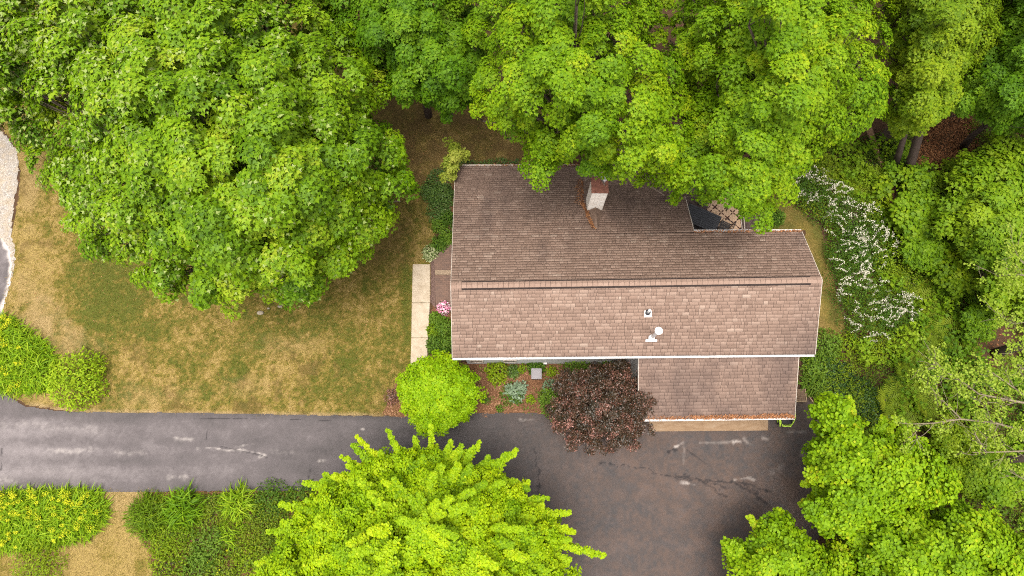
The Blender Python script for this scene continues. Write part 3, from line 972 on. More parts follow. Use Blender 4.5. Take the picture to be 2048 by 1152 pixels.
# ridge: cap tiles end to end, with the raised vent in the middle
ex = unit(R1 - R0)
Lr = np.linalg.norm(R1 - R0)
cap, vent, side = MB(), MB(), MB()
tones = []
sn = unit(S0 - R0 - ex * ((S0 - R0) @ ex))
nn = unit(NW0 - R0 - ex * ((NW0 - R0) @ ex))
a0, a1 = np.linalg.norm(at(923, 571, ZR) - R0), Lr - np.linalg.norm(R1 - at(1621, 560, ZR))
pos = 0.0
CV, CT_, CS = [], [], []
rng = np.random.default_rng(5)
while pos < Lr - .02:
    w = .215
    nx_ = min(pos + w, Lr)
    onv = a0 <= pos + .1 and nx_ <= a1 + .1
    z = .06 if onv else .016
    for dv in (sn, nn):
        pts = [R0 + ex * (pos + .009) + UP * z, R0 + ex * (nx_ - .009) + UP * (z + .008), R0 + ex * (nx_ - .004) + dv * .14 + UP * (z + .008), R0 + ex * (pos + .004) + dv * .14 + UP * z]
        CV += pts
        tt = .56 + rng.normal(0, .07)
        CT_ += [tt] * 4
    pos = nx_
k = len(CV) // 4
o = np_mesh('ridge_cap', np.array(CV), np.arange(k * 4).reshape(k, 4), M['shingle'], house, tone=np.clip(CT_, 0, 1), stain=np.full(k * 4, .04))
for dv in (sn, nn):
    side.hexa([R0 + ex * a + dv * b + UP * c for c in (.0, .058) for a, b in ((a0, .02), (a1, .02), (a1, .205), (a0, .205))])
side.build('ridge_vent', M['felt'], house)

# gutters and fascia
def edge_box(name, A, B, out, w, h, mat, dz=0.0):
    mb = MB()
    A, B = np.array(A), np.array(B)
    mb.hexa([p + o_ * out + UP * (z_ + dz) for z_ in (-h, 0) for p, o_ in ((A, w), (B, w), (B, 0), (A, 0))])
    return mb.build(name, mat, house)


def gutter(A, B, out, mat):
    mb = MB()
    A, B = np.array(A), np.array(B)
    out = np.array(out)
    for o0, o1, z0, z1 in ((.0, .010, -.10, -.01), (.010, .062, -.10, -.085), (.062, .080, -.10, .0)):
        mb.hexa([p + out * o_ + UP * z_ for z_ in (z0, z1) for p, o_ in ((A, o1), (B, o1), (B, o0), (A, o0))])
    return mb.build('gutter', mat, house)


outS = unit(np.cross(ex, UP))
outS = outS if outS[1] < 0 else -outS
gutter(S0 + UP * .0, S1, outS, M['white_trim'])
gutter(G3, G2, outS, M['white_trim'])
gutter(NE0 + ex * .02, NE1, -outS, M['white_trim'])
gutter(NW0, NW1, -outS, M['fascia'])
for A, B, nm in ((R0, NW0, 0), (R0, S0, 0), (R1, NE1, 1), (R1, S1, 1), (NE0, NW1, 1), (G1, G2, 1), (G0, G3, 0)):
    mb = MB()
    o_ = ex * (.022 if nm else -.022)
    mb.hexa([p + UP * z_ + q for z_ in (-.17, .014) for p, q in ((A, 0 * o_), (B, 0 * o_), (B, o_), (A, o_))])
    mb.build('rake_board', M['fascia'], house)

# walls: gabled main body, lower rear wing and garage
mb = MB()
def prism(xa, xb, prof):
    n = len(prof)
    mb.add([(xa, y, z) for y, z in prof] + [(xb, y, z) for y, z in prof], [tuple(range(n)), tuple(range(2 * n - 1, n - 1, -1))] + [(i, n + i, n + (i + 1) % n, (i + 1) % n) for i in range(n)])
ys, yr, yn, yw = S0[1] + .42, R0[1], NE1[1] - .35, NW0[1] - .35
xw, xe = R0[0] + .35, R1[0] - .35
prism(xw, xe, [(ys, -.1), (ys, ZS - .02), (yr, ZR - .26), (yn, NE1[2] - .08), (yn, -.1)])
prism(xw, NE0[0] - .3, [(yn - .2, -.1), (yn - .2, NE1[2] - .1), (yw, NW0[2] - .06), (yw, -.1)])
gx0, gx1, gy = G0[0] + .33, G2[0] - .25, G2[1] + .32
prism(gx0, gx1, [(gy, -.1), (gy, G2[2] - .02), (ys + .05, G0[2] - .13), (ys + .05, -.1)])
walls = mb.build('wall', M['siding'], house)
M['glass'] = plain('dark_glass', (.02, .023, .025), .08, .6)
M['door_dark'] = plain('dark_door', (.03, .032, .038), .5, .4)
for xa, xb, z0, z1 in ((-1.98, -1.35, .45, 1.05), (-.42, .22, .6, 1.2)):
    f = MB()
    for lo, hi in (((xa, ys - .035, z0), (xb, ys - .002, z0 + .05)), ((xa, ys - .035, z1 - .05), (xb, ys - .002, z1)), ((xa, ys - .035, z0 + .05), (xa + .05, ys - .002, z1 - .05)), ((xb - .05, ys - .035, z0 + .05), (xb, ys - .002, z1 - .05))):
        f.box(lo, hi)
    fo = f.build('window', M['fascia'], house)
    MB().box((xa + .05, ys - .014, z0 + .05), (xb - .05, ys - .004, z1 - .05)).build('pane', M['glass'], fo)
mb = MB()
mb.box((gx0 - .03, gy + .55, 0), (gx0 - .003, gy + 1.35, 2.05))
dr = mb.build('door', M['door_dark'], house)
MB().tube([(gx0 - .03, gy + .65, 1.0), (gx0 - .09, gy + .65, 1.0)], [.02, .03], 8).build('handle', M['white_trim'], dr)
mb = MB()
gw = gx1 - gx0
for i in range(4):
    mb.box((gx0 + .5, gy - .03, .02 + i * .55), (gx0 + 4.6, gy - .003, .55 + i * .55))
mb.build('garage_door', M['white_trim'], house)
mb = MB()
mb.box((gx0 - .12, gy + 1.78, 2.3), (gx0 - .003, gy + 1.92, 2.48))
mb.build('wall_lamp', M['white_trim'], house, bevel=.02)
mb = MB()
mb.box((1.5, ys - .08, .25), (1.68, ys - .003, .45))
mb.build('meter_box', M['white_trim'], house, bevel=.015)
MB().box((gx0 - .9, gy + 1.7, 0), (gx0 - .01, ys - .01, .16)).build('door_step', M['apron'], house, bevel=.01)

# chimney: white painted brick with rusty cap, flue and shingled cricket behind it
t = NT('white_painted_brick')
bt = t.n('ShaderNodeTexBrick', {'offset': .5}, Color1=(.86, .81, .74, 1), Color2=(.76, .69, .61, 1), Mortar=(.55, .49, .43, 1), Scale=1.0)
cmb = t.n('ShaderNodeCombineXYZ')
sx = t.n('ShaderNodeSeparateXYZ', Vector=t.pos())
t.t.links.new(t.math('ADD', sx.outputs[0], sx.outputs[1]), cmb.inputs[0])
t.t.links.new(sx.outputs[2], cmb.inputs[1])
t.t.links.new(cmb.outputs[0], bt.inputs['Vector'])
bt.inputs['Brick Width'].default_value, bt.inputs['Row Height'].default_value, bt.inputs['Mortar Size'].default_value = .3, .15, .012
c = t.mix(t.ramp(t.noise(7, 5, .75), [(.58, (0, 0, 0)), (.75, (.7, .7, .7))]), bt.outputs['Color'], (.36, .22, .15))
t.bump(bt.outputs['Fac'], -.5, .015)
M['white_brick'] = t.done(c, .8, .2)
M['rust'] = plain('rusty_red_metal', (.19, .075, .05), .65, .3, 0, .3, 8)
ct = 5.83
CA, CB = at(1184, 386, ct), at(1216, 386, ct)
cx0, cx1, cy0 = CA[0], CB[0], CA[1]
cy1 = cy0 + .68
mb = MB()
mb.box((cx0, cy0, 2.6), (cx1, cy1, ct))
chim = mb.build('chimney', M['white_brick'], house, bevel=.012)
mb = MB()
mb.box((cx0 - .025, cy0 - .025, ct + .002), (cx1 + .025, cy1 + .025, ct + .05))
mb.build('chimney_cap', M['rust'], chim, bevel=.008)
mb = MB()
fx, fy = cx1 - .16, cy1 - .12
mb.tube([(fx, fy, ct + .04), (fx, fy, ct + .34)], .10, 14).tube([(fx, fy, ct + .38), (fx, fy, ct + .42)], [.17, .15], 14)
for a in range(3):
    mb.tube([(fx + .09 * math.cos(a * 2.1), fy + .09 * math.sin(a * 2.1), ct + .33), (fx + .09 * math.cos(a * 2.1), fy + .09 * math.sin(a * 2.1), ct + .39)], .01, 5)
M['metal'] = plain('galvanised_metal', (.62, .62, .64), .35, .5, .4, .1)
mb.build('flue', M['metal'], chim)
M['brown_metal'] = plain('brown_flashing', (.115, .075, .055), .75, .25, 0, .3, 5)
tip = hit(1193, 458)
bl, br_ = hit(1174, 419), hit(1205, 418)
bl[1] = br_[1] = cy0 + .004
ridge_c = np.array([(cx0 + cx1) / 2, cy0 + .004, bl[2] + .42])
mb = MB()
mb.add([bl + UP * .03, br_ + UP * .03, tip + UP * .035 - ex * .05, tip + UP * .035 + ex * .05, ridge_c], [(0, 2, 4), (2, 3, 4), (3, 1, 4), (0, 4, 1), (0, 1, 3, 2)])
mb.build('cricket', M['brown_metal'], chim)

# plumbing vent and tall flue on the front slope
sn_n = unit(np.cross(S1 - R0, S0 - R0)); sn_n = sn_n if sn_n[2] > 0 else -sn_n
def flash(mb, c, w, h, up=.012):
    d1, d2 = ex, sn
    mb.hexa([c + d1 * a + d2 * b + sn_n * z for z in (.004, up) for a, b in ((-w, h), (w, h), (w, -h), (-w, -h))])
M['black_rubber'] = plain('black_rubber', (.025, .025, .03), .6, .3)
M['white_pipe'] = plain('white_pipe', (.80, .79, .78), .4, .4, 0, .04)
c0 = hit(1295.5, 625, R0, sn_n)
mb = MB(); flash(mb, c0 + sn * .05 + sn_n * .02, .15, .14)
vp = mb.build('plumbing_vent', M['white_pipe'], house)
MB().tube([c0 + sn_n * .02, c0 + UP * .14, c0 + UP * .15], [.12, .105, .06], 14).build('boot', M['black_rubber'], vp, smooth=False)
MB().tube([c0 + UP * .08, c0 + UP * .42], .048, 12).build('pipe', M['white_pipe'], vp)
c1 = hit(1302.5, 676, R0, sn_n)
mb = MB(); flash(mb, c1 + sn * .1 + sn_n * .02, .24, .05)
fp = mb.build('flue_pipe', M['metal'], house)
MB().tube([c1 - sn_n * .02, c1 + UP * .08, c1 + UP * .16, c1 + UP * .22], [.13, .13, .12, .085], 16).build('collar', M['white_pipe'], fp)
MB().tube([c1 + UP * .28, c1 + UP * 1.42], .075, 14).build('pipe', M['metal'], fp)
MB().tube([c1 + UP * 1.42, c1 + UP * 1.5, c1 + UP * 1.54, c1 + UP * 1.58], [.10, .16, .155, .06], 20).build('pipe_cap', M['white_pipe'], fp)

# leaf litter caught on the roofs
def scatter(name, label, A, B, dn, wid, n, size, mat, seed, lift=.02, tpl='oval', dens=None):
    rng = np.random.default_rng(seed)
    a = rng.random(n)
    if dens is not None:
        a = a[rng.random(n) < dens(a)]
        n = len(a)
    edge = wid * (.35 + 1.3 * fbm(a * 22, a * 0 + 3, seed)) if np.isscalar(wid) else wid
    P = A + (B - A) * a[:, None] + dn * (rng.random(n) ** 1.4 * edge)[:, None] + UP * (lift + rng.random(n) * .05)[:, None]
    o = leaves(name, P, unit(UP + rng.normal(0, .6, (n, 3))), rvec(rng, n), size * rng.uniform(.6, 1.4, n), rng.random(n), tpl, M[mat], None)
    return tag(o, label, kind='stuff')


upG = unit(G0 - G3)
scatter('leaf_litter', 'rusty brown debris along the garage gutter', G3 + outS * .015, G2 + outS * .015, upG, .15, 2600, .06, 'petal_litter', 2, .01, dens=lambda a: .25 + .75 * sstep(.2, .5, a))
scatter('leaf_litter', 'dry debris in the rear gutter', NE0 - outS * .02, NE1 - outS * .02, outS, .08, 800, .06, 'petal_litter', 4, .0)
scatter('leaf_litter', 'dry leaves along the rear wing gutter', NW0 - outS * .06, NW1 - outS * .06, outS, .13, 1500, .065, 'litter', 6, .0, dens=lambda a: sstep(.05, .4, a))
q0, q1 = hit(1166, 405), hit(1190, 458)
scatter('leaf_litter', 'brown leaf drift against the chimney', q0, q1, -ex, .12, 420, .07, 'litter', 8, .02)
q0, q1 = hit(1166, 360), hit(1167, 410)
scatter('leaf_litter', 'mossy leaf drift beside the chimney', q0, q1, -ex, .34, 420, .06, 'litter', 9, .02)

# ------------------------------------------------------------------ things round the house
def rotM(c, ang):
    ca, sa = math.cos(ang), math.sin(ang)
    return lambda p: (c[0] + p[0] * ca - p[1] * sa, c[1] + p[0] * sa + p[1] * ca, c[2] + p[2])


# rear deck with rug, table and chairs
DZ = .30
D0, D1 = at(1340, 400, DZ), at(1522, 400, DZ)
dx0, dx1 = NE0[0] - .35, D1[0]
dy0, dy1 = yn + .02, yn + 4.6
deck = empty('deck', (dx0, dy0, 0), 'dark brown board deck in the corner behind the house', 'deck')
mb = MB()
M['deck'] = bark('dark_deck_board', (.085, .06, .052))
xx = dx0
while xx < dx1:
    mb.box((xx, dy0, DZ - .03), (xx + .132, dy1, DZ))
    xx += .14
mb.build('boards', M['deck'], deck)
mb = MB()
mb.box((dx0, dy0, .02), (dx1, dy1, DZ - .035))
mb.build('frame', M['felt'], deck)
mb = MB()
for px_ in (1481.5, 1487):
    xr = at(px_, 440, DZ)[0]
    mb.box((xr, dy0 + .01, DZ + .003), (xr + .035, dy1 - .3, DZ + .03))
mb.build('edge_strip', M['fascia'], deck)

M['rug'] = plain('tan_woven_rug', (.40, .27, .18), .95, .1, 0, .12, 20)
M['rug_dark'] = plain('dark_rug_pattern', (.055, .028, .022), .95, .1)
r0, r1 = at(1418, 475, DZ), at(1480, 396, DZ)
rug = empty('rug', ((r0 + r1) / 2 * (1, 1, 0) + (0, 0, DZ)), 'tan outdoor rug with a dark petal lattice on the deck', 'rug')
MB().box((r0[0], r0[1] - .5, DZ + .002), (r1[0], r1[1] + .4, DZ + .012)).build('rug_base', M['rug'], rug)
mb = MB()
def disc(mb, cx, cy, rx, ry, ang, z, n=12):
    vs = []
    for k in range(n):
        a = 2 * math.pi * k / n
        x_, y_ = rx * math.cos(a), ry * math.sin(a)
        vs.append((cx + x_ * math.cos(ang) - y_ * math.sin(ang), cy + x_ * math.sin(ang) + y_ * math.cos(ang), z))
    mb.add(vs, [tuple(range(n))])
nc = at(1454.7, 436, DZ)
s_ = abs(at(1456, 458, DZ)[1] - nc[1])
for i in range(-2, 2):
    for j in range(-2, 3):
        cx_, cy_ = nc[0] + i * s_, nc[1] + j * s_
        for ox in (0, .5):
            X_, Y_ = cx_ + ox * s_, cy_ + ox * s_
            if not (r0[0] + .05 < X_ < r1[0] - .08 and r0[1] - .45 < Y_ < r1[1] + .35):
                continue
            if ox == 0:
                disc(mb, X_, Y_, .055, .055, 0, DZ + .0155)
            for q in range(4):
                a = math.pi / 4 + q * math.pi / 2
                disc(mb, X_ + .177 * s_ * math.cos(a) * 1.0, Y_ + .177 * s_ * math.sin(a), 0.088, .034, a, DZ + .0155 + .0004 * q)
mb.box((r1[0] - .09, r0[1] - .5, DZ + .0125), (r1[0] - .0, r1[1] + .4, DZ + .0165))
mb.build('rug_pattern', M['rug_dark'], rug)

M['black_wood'] = plain('black_slat', (.028, .028, .034), .5, .4, 0, .2, 9)
M['black_metal'] = plain('black_metal', (.022, .02, .022), .45, .4)
tc = at(1405, 436, DZ + .74)
table = empty('patio_table', (tc[0], tc[1], DZ), 'black slatted dining table beside the tan rug on the deck', 'table')
Mt = rotM((tc[0], tc[1], DZ), math.radians(-25))
mb = MB()
for i in range(9):
    mb.box((-.85, -.475 + i * .106, .705), (.85, -.475 + i * .106 + .094, .735), Mt)
mb.build('table_top', M['black_wood'], table)
mb = MB()
for y_ in (-.4, .36):
    mb.box((-.8, y_, .62), (.8, y_ + .04, .703), Mt)
mb.build('apron', M['black_metal'], table)
for sx_ in (-.78, .72):
    for sy_ in (-.42, .36):
        MB().box((sx_, sy_, 0), (sx_ + .06, sy_ + .06, .703), Mt).build('leg', M['black_metal'], table)


def chair(px, py, ang, label):
    c = at(px, py, DZ + .45)
    c[2] = DZ + .013
    root = empty('patio_chair', c, label, 'chair', 'black chairs on the deck')
    Mc = rotM(c, ang)
    mb = MB()
    for i in range(6):
        mb.box((-.24 + i * .082, -.24, .42), (-.24 + i * .082 + .062, .24, .44), Mc)
    mb.build('seat', M['black_metal'], root)
    mb = MB()
    for i in range(5):
        mb.bar(Mc((-.2 + i * .1, .235, .45)), Mc((-.2 + i * .1, .36, .92)), .035, .015)
    mb.bar(Mc((-.25, .365, .93)), Mc((.25, .365, .93)), .03, .04)
    mb.build('backrest', M['black_metal'], root)
    for s in (-1, 1):
        mb = MB()
        mb.tube([Mc(p) for p in ((s * .27, -.22, .43), (s * .28, -.2, .64), (s * .28, .05, .67), (s * .26, .29, .66))], .016, 6)
        mb.build('armrest', M['black_metal'], root)
        for f in (-.21, .22):
            MB().tube([Mc((s * .24, f, .42)), Mc((s * .26, f * 1.15, 0))], [.017, .014], 6).build('leg', M['black_metal'], root)


chair(1449, 452, math.radians(-118), 'black slat chair standing on the tan rug at the table end')
chair(1409, 404, math.radians(-20), 'black chair at the far side of the slatted table under the leaves')
chair(1396, 459, math.radians(155), 'black chair between the slatted table and the house wall')

# lime green cart under the garage eave
gc = at(1573, 842, .4)
cart = empty('garden_cart', (gc[0], gc[1] + .0, 0), 'lime green tube framed cart with black tray poking out under the garage gutter', 'cart')
M['lime_paint'] = plain('lime_green_paint', (.42, .62, .06), .4, .45, 0, .08)
Mg = rotM((gc[0], gc[1] + .0, 0), 0)
mb = MB()
mb.box((-.24, -.12, .34), (.22, .52, .37), Mg)
for lo_, hi_ in (((-.26, -.14, .34), (-.24, .54, .52)), ((.22, -.14, .34), (.24, .54, .52)), ((-.24, -.14, .372), (.22, -.12, .52))):
    mb.box(lo_, hi_, Mg)
mb.build('tray', M['black_metal'], cart)
mb = MB()
mb.tube([Mg(p) for p in ((-.21, -.16, .40), (-.21, -.24, .42), (.19, -.24, .42), (.19, -.16, .40))], .026, 8)
mb.tube([Mg(p) for p in ((-.21, -.18, .30), (.19, -.18, .30))], .016, 8)
mb.build('front_bar', M['lime_paint'], cart)
for s, k_ in ((-1, .40), (1, .27)):
    mb = MB()
    mb.tube([Mg(p) for p in ((s * k_ * .72 - .01, -.26, .32), (s * k_ * .9, -.08, .58), (s * k_ * 1.1, .12, .74), (s * k_ * 1.05, .5, .80))], [.022, .03 if s > 0 else .055, .05 if s < 0 else .024, .024], 8)
    mb.build('arm', M['lime_paint'], cart)
for s in (-1, 1):
    for f in (.02, .45):
        mb = MB()
        mb.tube([Mg((s * .29 - .03, f, .16)), Mg((s * .29 + .03, f, .16))], .16, 16)
        w = mb.build('wheel', M['black_rubber'], cart)
        MB().tube([Mg((s * .29 - .036, f, .16)), Mg((s * .29 + .036, f, .16))], .075, 12).build('rim', M['lime_paint'], w)
mb = MB()
for f in (.02, .45):
    mb.tube([Mg((-.28, f, .16)), Mg((.28, f, .16))], .018, 6)
mb.box((-.06, .0, .15), (.06, .48, .34), Mg)
mb.build('axle', M['black_metal'], cart)

# wooden bin and edging board beside the garage
M['old_wood'] = bark('weathered_brown_wood', (.145, .095, .062))
b0, b1 = at(1589, 803, .0), at(1603, 779, .0)
bx = empty('wooden_bin', ((b0 + b1) / 2), 'weathered wooden bin against the garage side wall', 'bin')
mb = MB()
for i in range(6):
    w_ = (b1[1] - b0[1]) / 6
    mb.box((b0[0] - .3, b0[1] + i * w_, .34), (b1[0] - .02, b0[1] + (i + 1) * w_ - .015, .37))
mb.build('lid', M['old_wood'], bx)
mb = MB()
mb.box((b0[0] - .3, b0[1] + .03, 0), (b1[0] - .06, b1[1] - .04, .335))
mb.build('body', M['old_wood'], bx)
M['light_wood'] = bark('light_edge_wood', (.30, .21, .13))
mb = MB()
mb.box((b0[0] - .3, b0[1] - .045, .0), (b1[0] + .03, b0[1] - .005, .38)).box((b1[0], b0[1], .0), (b1[0] + .04, b1[1], .38))
mb.build('edge_board', M['light_wood'], bx)
e0, e1 = at(1604, 778, .1), at(1634, 815, .1)
ed = empty('edging_board', (e0 + e1) / 2 * (1, 1, 0), 'slanting timber edging board between drive and ivy', 'edging')
mb = MB()
mb.bar(e0 * (1, 1, 0) + UP * .09, e1 * (1, 1, 0) + UP * .09, .045, .2)
mb.build('board', M['light_wood'], ed)
for f in (.1, .5, .9):
    p = e0 + (e1 - e0) * f
    MB().tube([(p[0] + .05, p[1] + .03, -.1), (p[0] + .05, p[1] + .03, .22)], .02, 6).build('stake', M['old_wood'], ed)

# grey square box in the planting bed
u = at(1073, 747, .55)
ub = empty('utility_box', (u[0], u[1], 0), 'grey square utility box standing among the bed plants', 'box')
M['grey_plastic'] = plain('grey_plastic', (.205, .19, .20), .6, .3, 0, .08)
M['grey_dark'] = plain('dark_grey_plastic', (.09, .085, .09), .6, .3)
MB().box((u[0] - .22, u[1] - .22, 0), (u[0] + .22, u[1] + .22, .49)).build('body', M['grey_dark'], ub, bevel=.03)
MB().box((u[0] - .255, u[1] - .26, .485), (u[0] + .255, u[1] + .26, .555)).build('lid', M['grey_plastic'], ub, bevel=.03)
MB().box((u[0] - .19, u[1] - .195, .556), (u[0] + .19, u[1] + .195, .566)).build('lid_panel', M['grey_plastic'], ub, bevel=.008)

# rocks under the front maple
M['stone'] = plain('pale_stone', (.27, .225, .17), .9, .2, 0, .25, 7)


def rock(px, py, r, label, seed):
    rng = np.random.default_rng(seed)
    import bmesh
    bm = bmesh.new()
    bmesh.ops.create_icosphere(bm, subdivisions=3, radius=1)
    c = at(px, py, 0)
    dirs = rvec(rng, 14)
    for v in bm.verts:
        p = np.array(v.co)
        k = .55 + .45 * np.min(1 / np.maximum(dirs @ p, .45)) * .5
        v.co = Vector(c + p * k * r * np.array([1.3, .8, .6]) + UP * r * .2)
    me = bpy.data.meshes.new('rock')
    bm.to_mesh(me); bm.free()
    tag(link('rock', me, M['stone']), label, 'rock', 'rocks at the edge of the maple')


rock(521, 626, .17, 'flat pale rock on the lawn, the larger of two at the maple edge', 1)
rock(560, 613, .11, 'small pale rock close under the maple leaves', 2)
rock(537, 617, .07, 'tiny pale stone between two rocks on the lawn', 3)

# fallen log and its litter
lg = empty('fallen_log', at(1760, 305, 0), 'rotting fallen log lying bent on the woodland floor', 'log')
mb = MB()
mb.tube([at(1737, 255, .25), at(1748, 287, .16), at(1757, 315, .14), at(1766, 335, .12), at(1770, 352, .06)], [.17, .16, .13, .12, .07], 9)
mb.build('stem', M['rot_wood'], lg, smooth=True)
MB().tube([at(1747, 280, .2), at(1756, 287, .35), at(1759, 290, .4)], [.06, .05, .03], 6).build('branch_stub', M['rot_wood'], lg, smooth=True)

# ------------------------------------------------------------------ trees
MAPLE = [(-420, -230), (640, -230), (655, 0), (690, 20), (722, 60), (705, 100), (762, 122), (786, 160), (785, 192), (752, 215), (758, 240), (806, 272), (826, 312), (822, 335), (846, 362), (806, 398), (774, 420), (790, 452), (752, 480), (744, 508), (698, 530), (712, 568), (662, 576),
         (612, 598), (572, 610), (522, 598), (480, 612), (442, 626), (420, 602), (392, 612), (362, 574), (322, 590), (292, 574), (270, 560), (264, 528), (236, 525), (190, 518), (160, 498), (140, 470), (124, 428), (108, 400), (88, 380), (70, 368), (64, 338), (42, 320), (34, 290), (2, 272), (-60, 258), (-420, 250)]
crown_tree('maple_tree', 'huge spreading maple shading the front lawn, its leaves showing pale undersides', 'tree', MAPLE, 3.0, 12.5, .44, 'maple', .16, 'leaf_maple', seed=21, nb=120, lump=1.5, dmax=300, tone=.55, tone_sd=.2, tr=.34, flip=.07, lai=2.2, seam=.85, fill=.7, jitter=.3)
MID = [(628, -230), (640, 8), (672, 60), (700, 108), (762, 140), (775, 192), (800, 203), (868, 206), (886, 242), (918, 226), (932, 205), (962, 220), (975, 100), (950, 0), (945, -230)]
crown_tree('maple_tree', 'darker maple squeezed between the lawn maple and the bright tree over the roof', 'tree', MID, 4.0, 9.5, .36, 'maple', .14, 'leaf_dark', seed=22, jitter=.3, nb=44, lump=1.3, fill=.45, dmax=170, tone=.5, tr=.22, barkm='bark_dark', seam=.7)
NA = [(930, -230), (926, 60), (952, 130), (936, 180), (930, 214), (986, 260), (1020, 264), (1046, 290), (1034, 320), (1050, 345), (1070, 382), (1110, 346), (1122, 318), (1152, 332), (1164, 356), (1190, 350), (1202, 368), (1222, 346), (1242, 372), (1290, 358), (1330, 378), (1350, 412), (1385, 380), (1400, 300), (1388, 180), (1350, 60), (1340, -230)]
crown_tree('maple_tree', 'bright green maple hanging over the chimney and rear roof', 'tree', NA, 5.6, 14.5, .36, 'maple', .122, 'leaf_bright', base=(1120, 262), seed=23, jitter=.3, nb=72, lump=1.75, dmax=240, tone=.55, tr=.3, lai=2.5, seam=.95, fill=.35)
NB = [(1335, -230), (1345, 60), (1360, 160), (1385, 250), (1355, 300), (1340, 345), (1346, 402), (1384, 382), (1394, 412), (1416, 398), (1428, 440), (1452, 412), (1496, 440), (1530, 455), (1546, 415), (1584, 398), (1600, 340), (1626, 325), (1690, 285), (1730, 272), (1772, 215), (1792, 190), (1786, 150), (1772, 100), (1792, 60), (1762, -230)]
crown_tree('maple_tree', 'bright green maple hanging over the rear deck', 'tree', NB, 5.4, 15.0, .36, 'maple', .122, 'leaf_bright', base=(1560, 215), seed=24, jitter=.3, nb=80, lump=1.75, dmax=260, tone=.55, tr=.32, lai=2.5, seam=.92, fill=.4)
TC = [(1755, -230), (1765, 20), (1790, 60), (1782, 110), (1792, 190), (1770, 250), (1800, 268), (1852, 248), (1880, 236), (1916, 205), (1932, 150), (1982, 110), (2006, 50), (2010, -230)]
crown_tree('woodland_tree', 'yellowish green tree on two leaning trunks at the leaf litter', 'tree', TC, 4.0, 10.5, .34, 'maple', .125, 'leaf_wood', seed=25, jitter=.3, seam=.85, nb=46, lump=1.3, fill=.5, dmax=170, tone=.62, tr=.2, barkm='bark_dark', trunk_px=[(1787, 340, -.1), (1800, 300, 2.0), (1813, 260, 4.0)])
TD = [(1998, -230), (1992, 60), (1938, 150), (1912, 212), (1928, 232), (1962, 218), (1998, 262), (2050, 245), (2260, 250), (2260, -230)]
crown_tree('woodland_tree', 'deep green tree in the far corner right of the leaning trunks', 'tree', TD, 3.5, 9.0, .34, 'maple', .125, 'leaf_dark', seed=26, jitter=.3, seam=.85, nb=46, lump=1.3, fill=.5, dmax=170, tone=.62, tr=.2, barkm='bark_dark', trunk_px=[(1925, 295, -.1), (1944, 272, 1.6), (1985, 240, 3.5)])


def bare_trunk(label, pts, r):
    root = empty('tree_trunk', at(*pts[0]), label, 'tree')
    P = np.array([at(*p) for p in pts])
    MB().tube(P, np.linspace(r * 1.15, r * .85, len(P)), 10).build('trunk', M['bark_dark'], root, smooth=True)


bare_trunk('dark leaning trunk beside the leaf litter, thicker of the close pair', [(1815, 352, -.1), (1822, 325, 1.2), (1832, 290, 2.6), (1842, 255, 4.2), (1850, 225, 5.5)], .21)
bare_trunk('short dark trunk leaning away behind the fallen log', [(1762, 282, -.1), (1775, 268, 1.0), (1792, 252, 2.2), (1812, 235, 3.5)], .24)
bare_trunk('grey trunk at the right edge below the saplings', [(1988, 708, -.1), (2008, 701, .9), (2032, 694, 2.0), (2075, 684, 3.6)], .22)
bare_trunk('grey trunk crossing under the sparse branches near the lime tree', [(1962, 922, -.1), (1985, 922, 1.0), (2020, 919, 2.2), (2090, 912, 4.0)], .17)

# bright lime trees at the front
def tips(core, h, lst):
    return [(x, y, h + dh, L) for x, y, dh, L in lst]
KCORE = [(560, 1085), (592, 1015), (640, 985), (690, 952), (740, 918), (790, 902), (850, 888), (900, 915), (960, 935), (1000, 945), (1032, 960), (1060, 1000), (1100, 1030), (1122, 1080), (1112, 1118), (1150, 1140), (1160, 1400), (505, 1400), (500, 1150)]
KT = [(607, 964, 0, 1.5), (649, 950, 0, 1.6), (685, 913, 0, 1.7), (715, 873, .2, 1.9), (776, 862, .2, 1.8), (830, 876, 0, 1.6), (862, 850, .3, 2.0), (902, 882, .2, 1.7), (930, 900, 0, 1.4), (959, 886, .2, 1.7), (979, 913, 0, 1.5), (1034, 900, .2, 1.9), (1057, 966, 0, 1.5), (1092, 996, 0, 1.5),
      (1141, 1026, 0, 1.5), (1148, 1064, 0, 1.4), (1152, 1098, 0, 1.2), (1208, 1110, 0, 2.0), (562, 1046, 0, 1.6), (536, 1064, 0, 1.7), (512, 1128, 0, 1.5), (560, 1010, 0, 1.2), (630, 1000, .4, 1.2), (700, 960, .6, 1.3), (1010, 960, .6, 1.2)]
rngk = np.random.default_rng(77)
for k in range(44):
    a = rngk.uniform(.02, math.pi - .02)
    KT.append((850 + 322 * math.cos(a) * rngk.uniform(.86, 1.0), 1190 - 300 * math.sin(a) * rngk.uniform(.88, 1.02), rngk.uniform(-.2, .3), rngk.uniform(.7, 1.2)))
KS = [(x, y, 4.6 + dh, L) for x, y, dh, L in KT]
for x, y, dh, L in KT:
    for _ in range(2):
        q = rngk.uniform(.72, .97)
        KS.append((850 + (x - 850) * q + rngk.uniform(-24, 24), 1180 + (y - 1180) * q + rngk.uniform(-14, 14), 4.7 + dh, L * rngk.uniform(.6, .9)))
for k in range(48):
    a, q = rngk.uniform(-.15, math.pi + .15), rngk.uniform(.15, 1) ** .6
    x, y = 850 + 265 * q * math.cos(a), 1180 - 275 * q * math.sin(a)
    KS.append((x, y, 4.6 + 3.6 * math.sqrt(max(0, 1 - q * q)) + rngk.uniform(.0, .5), rngk.uniform(.5, 1.0)))
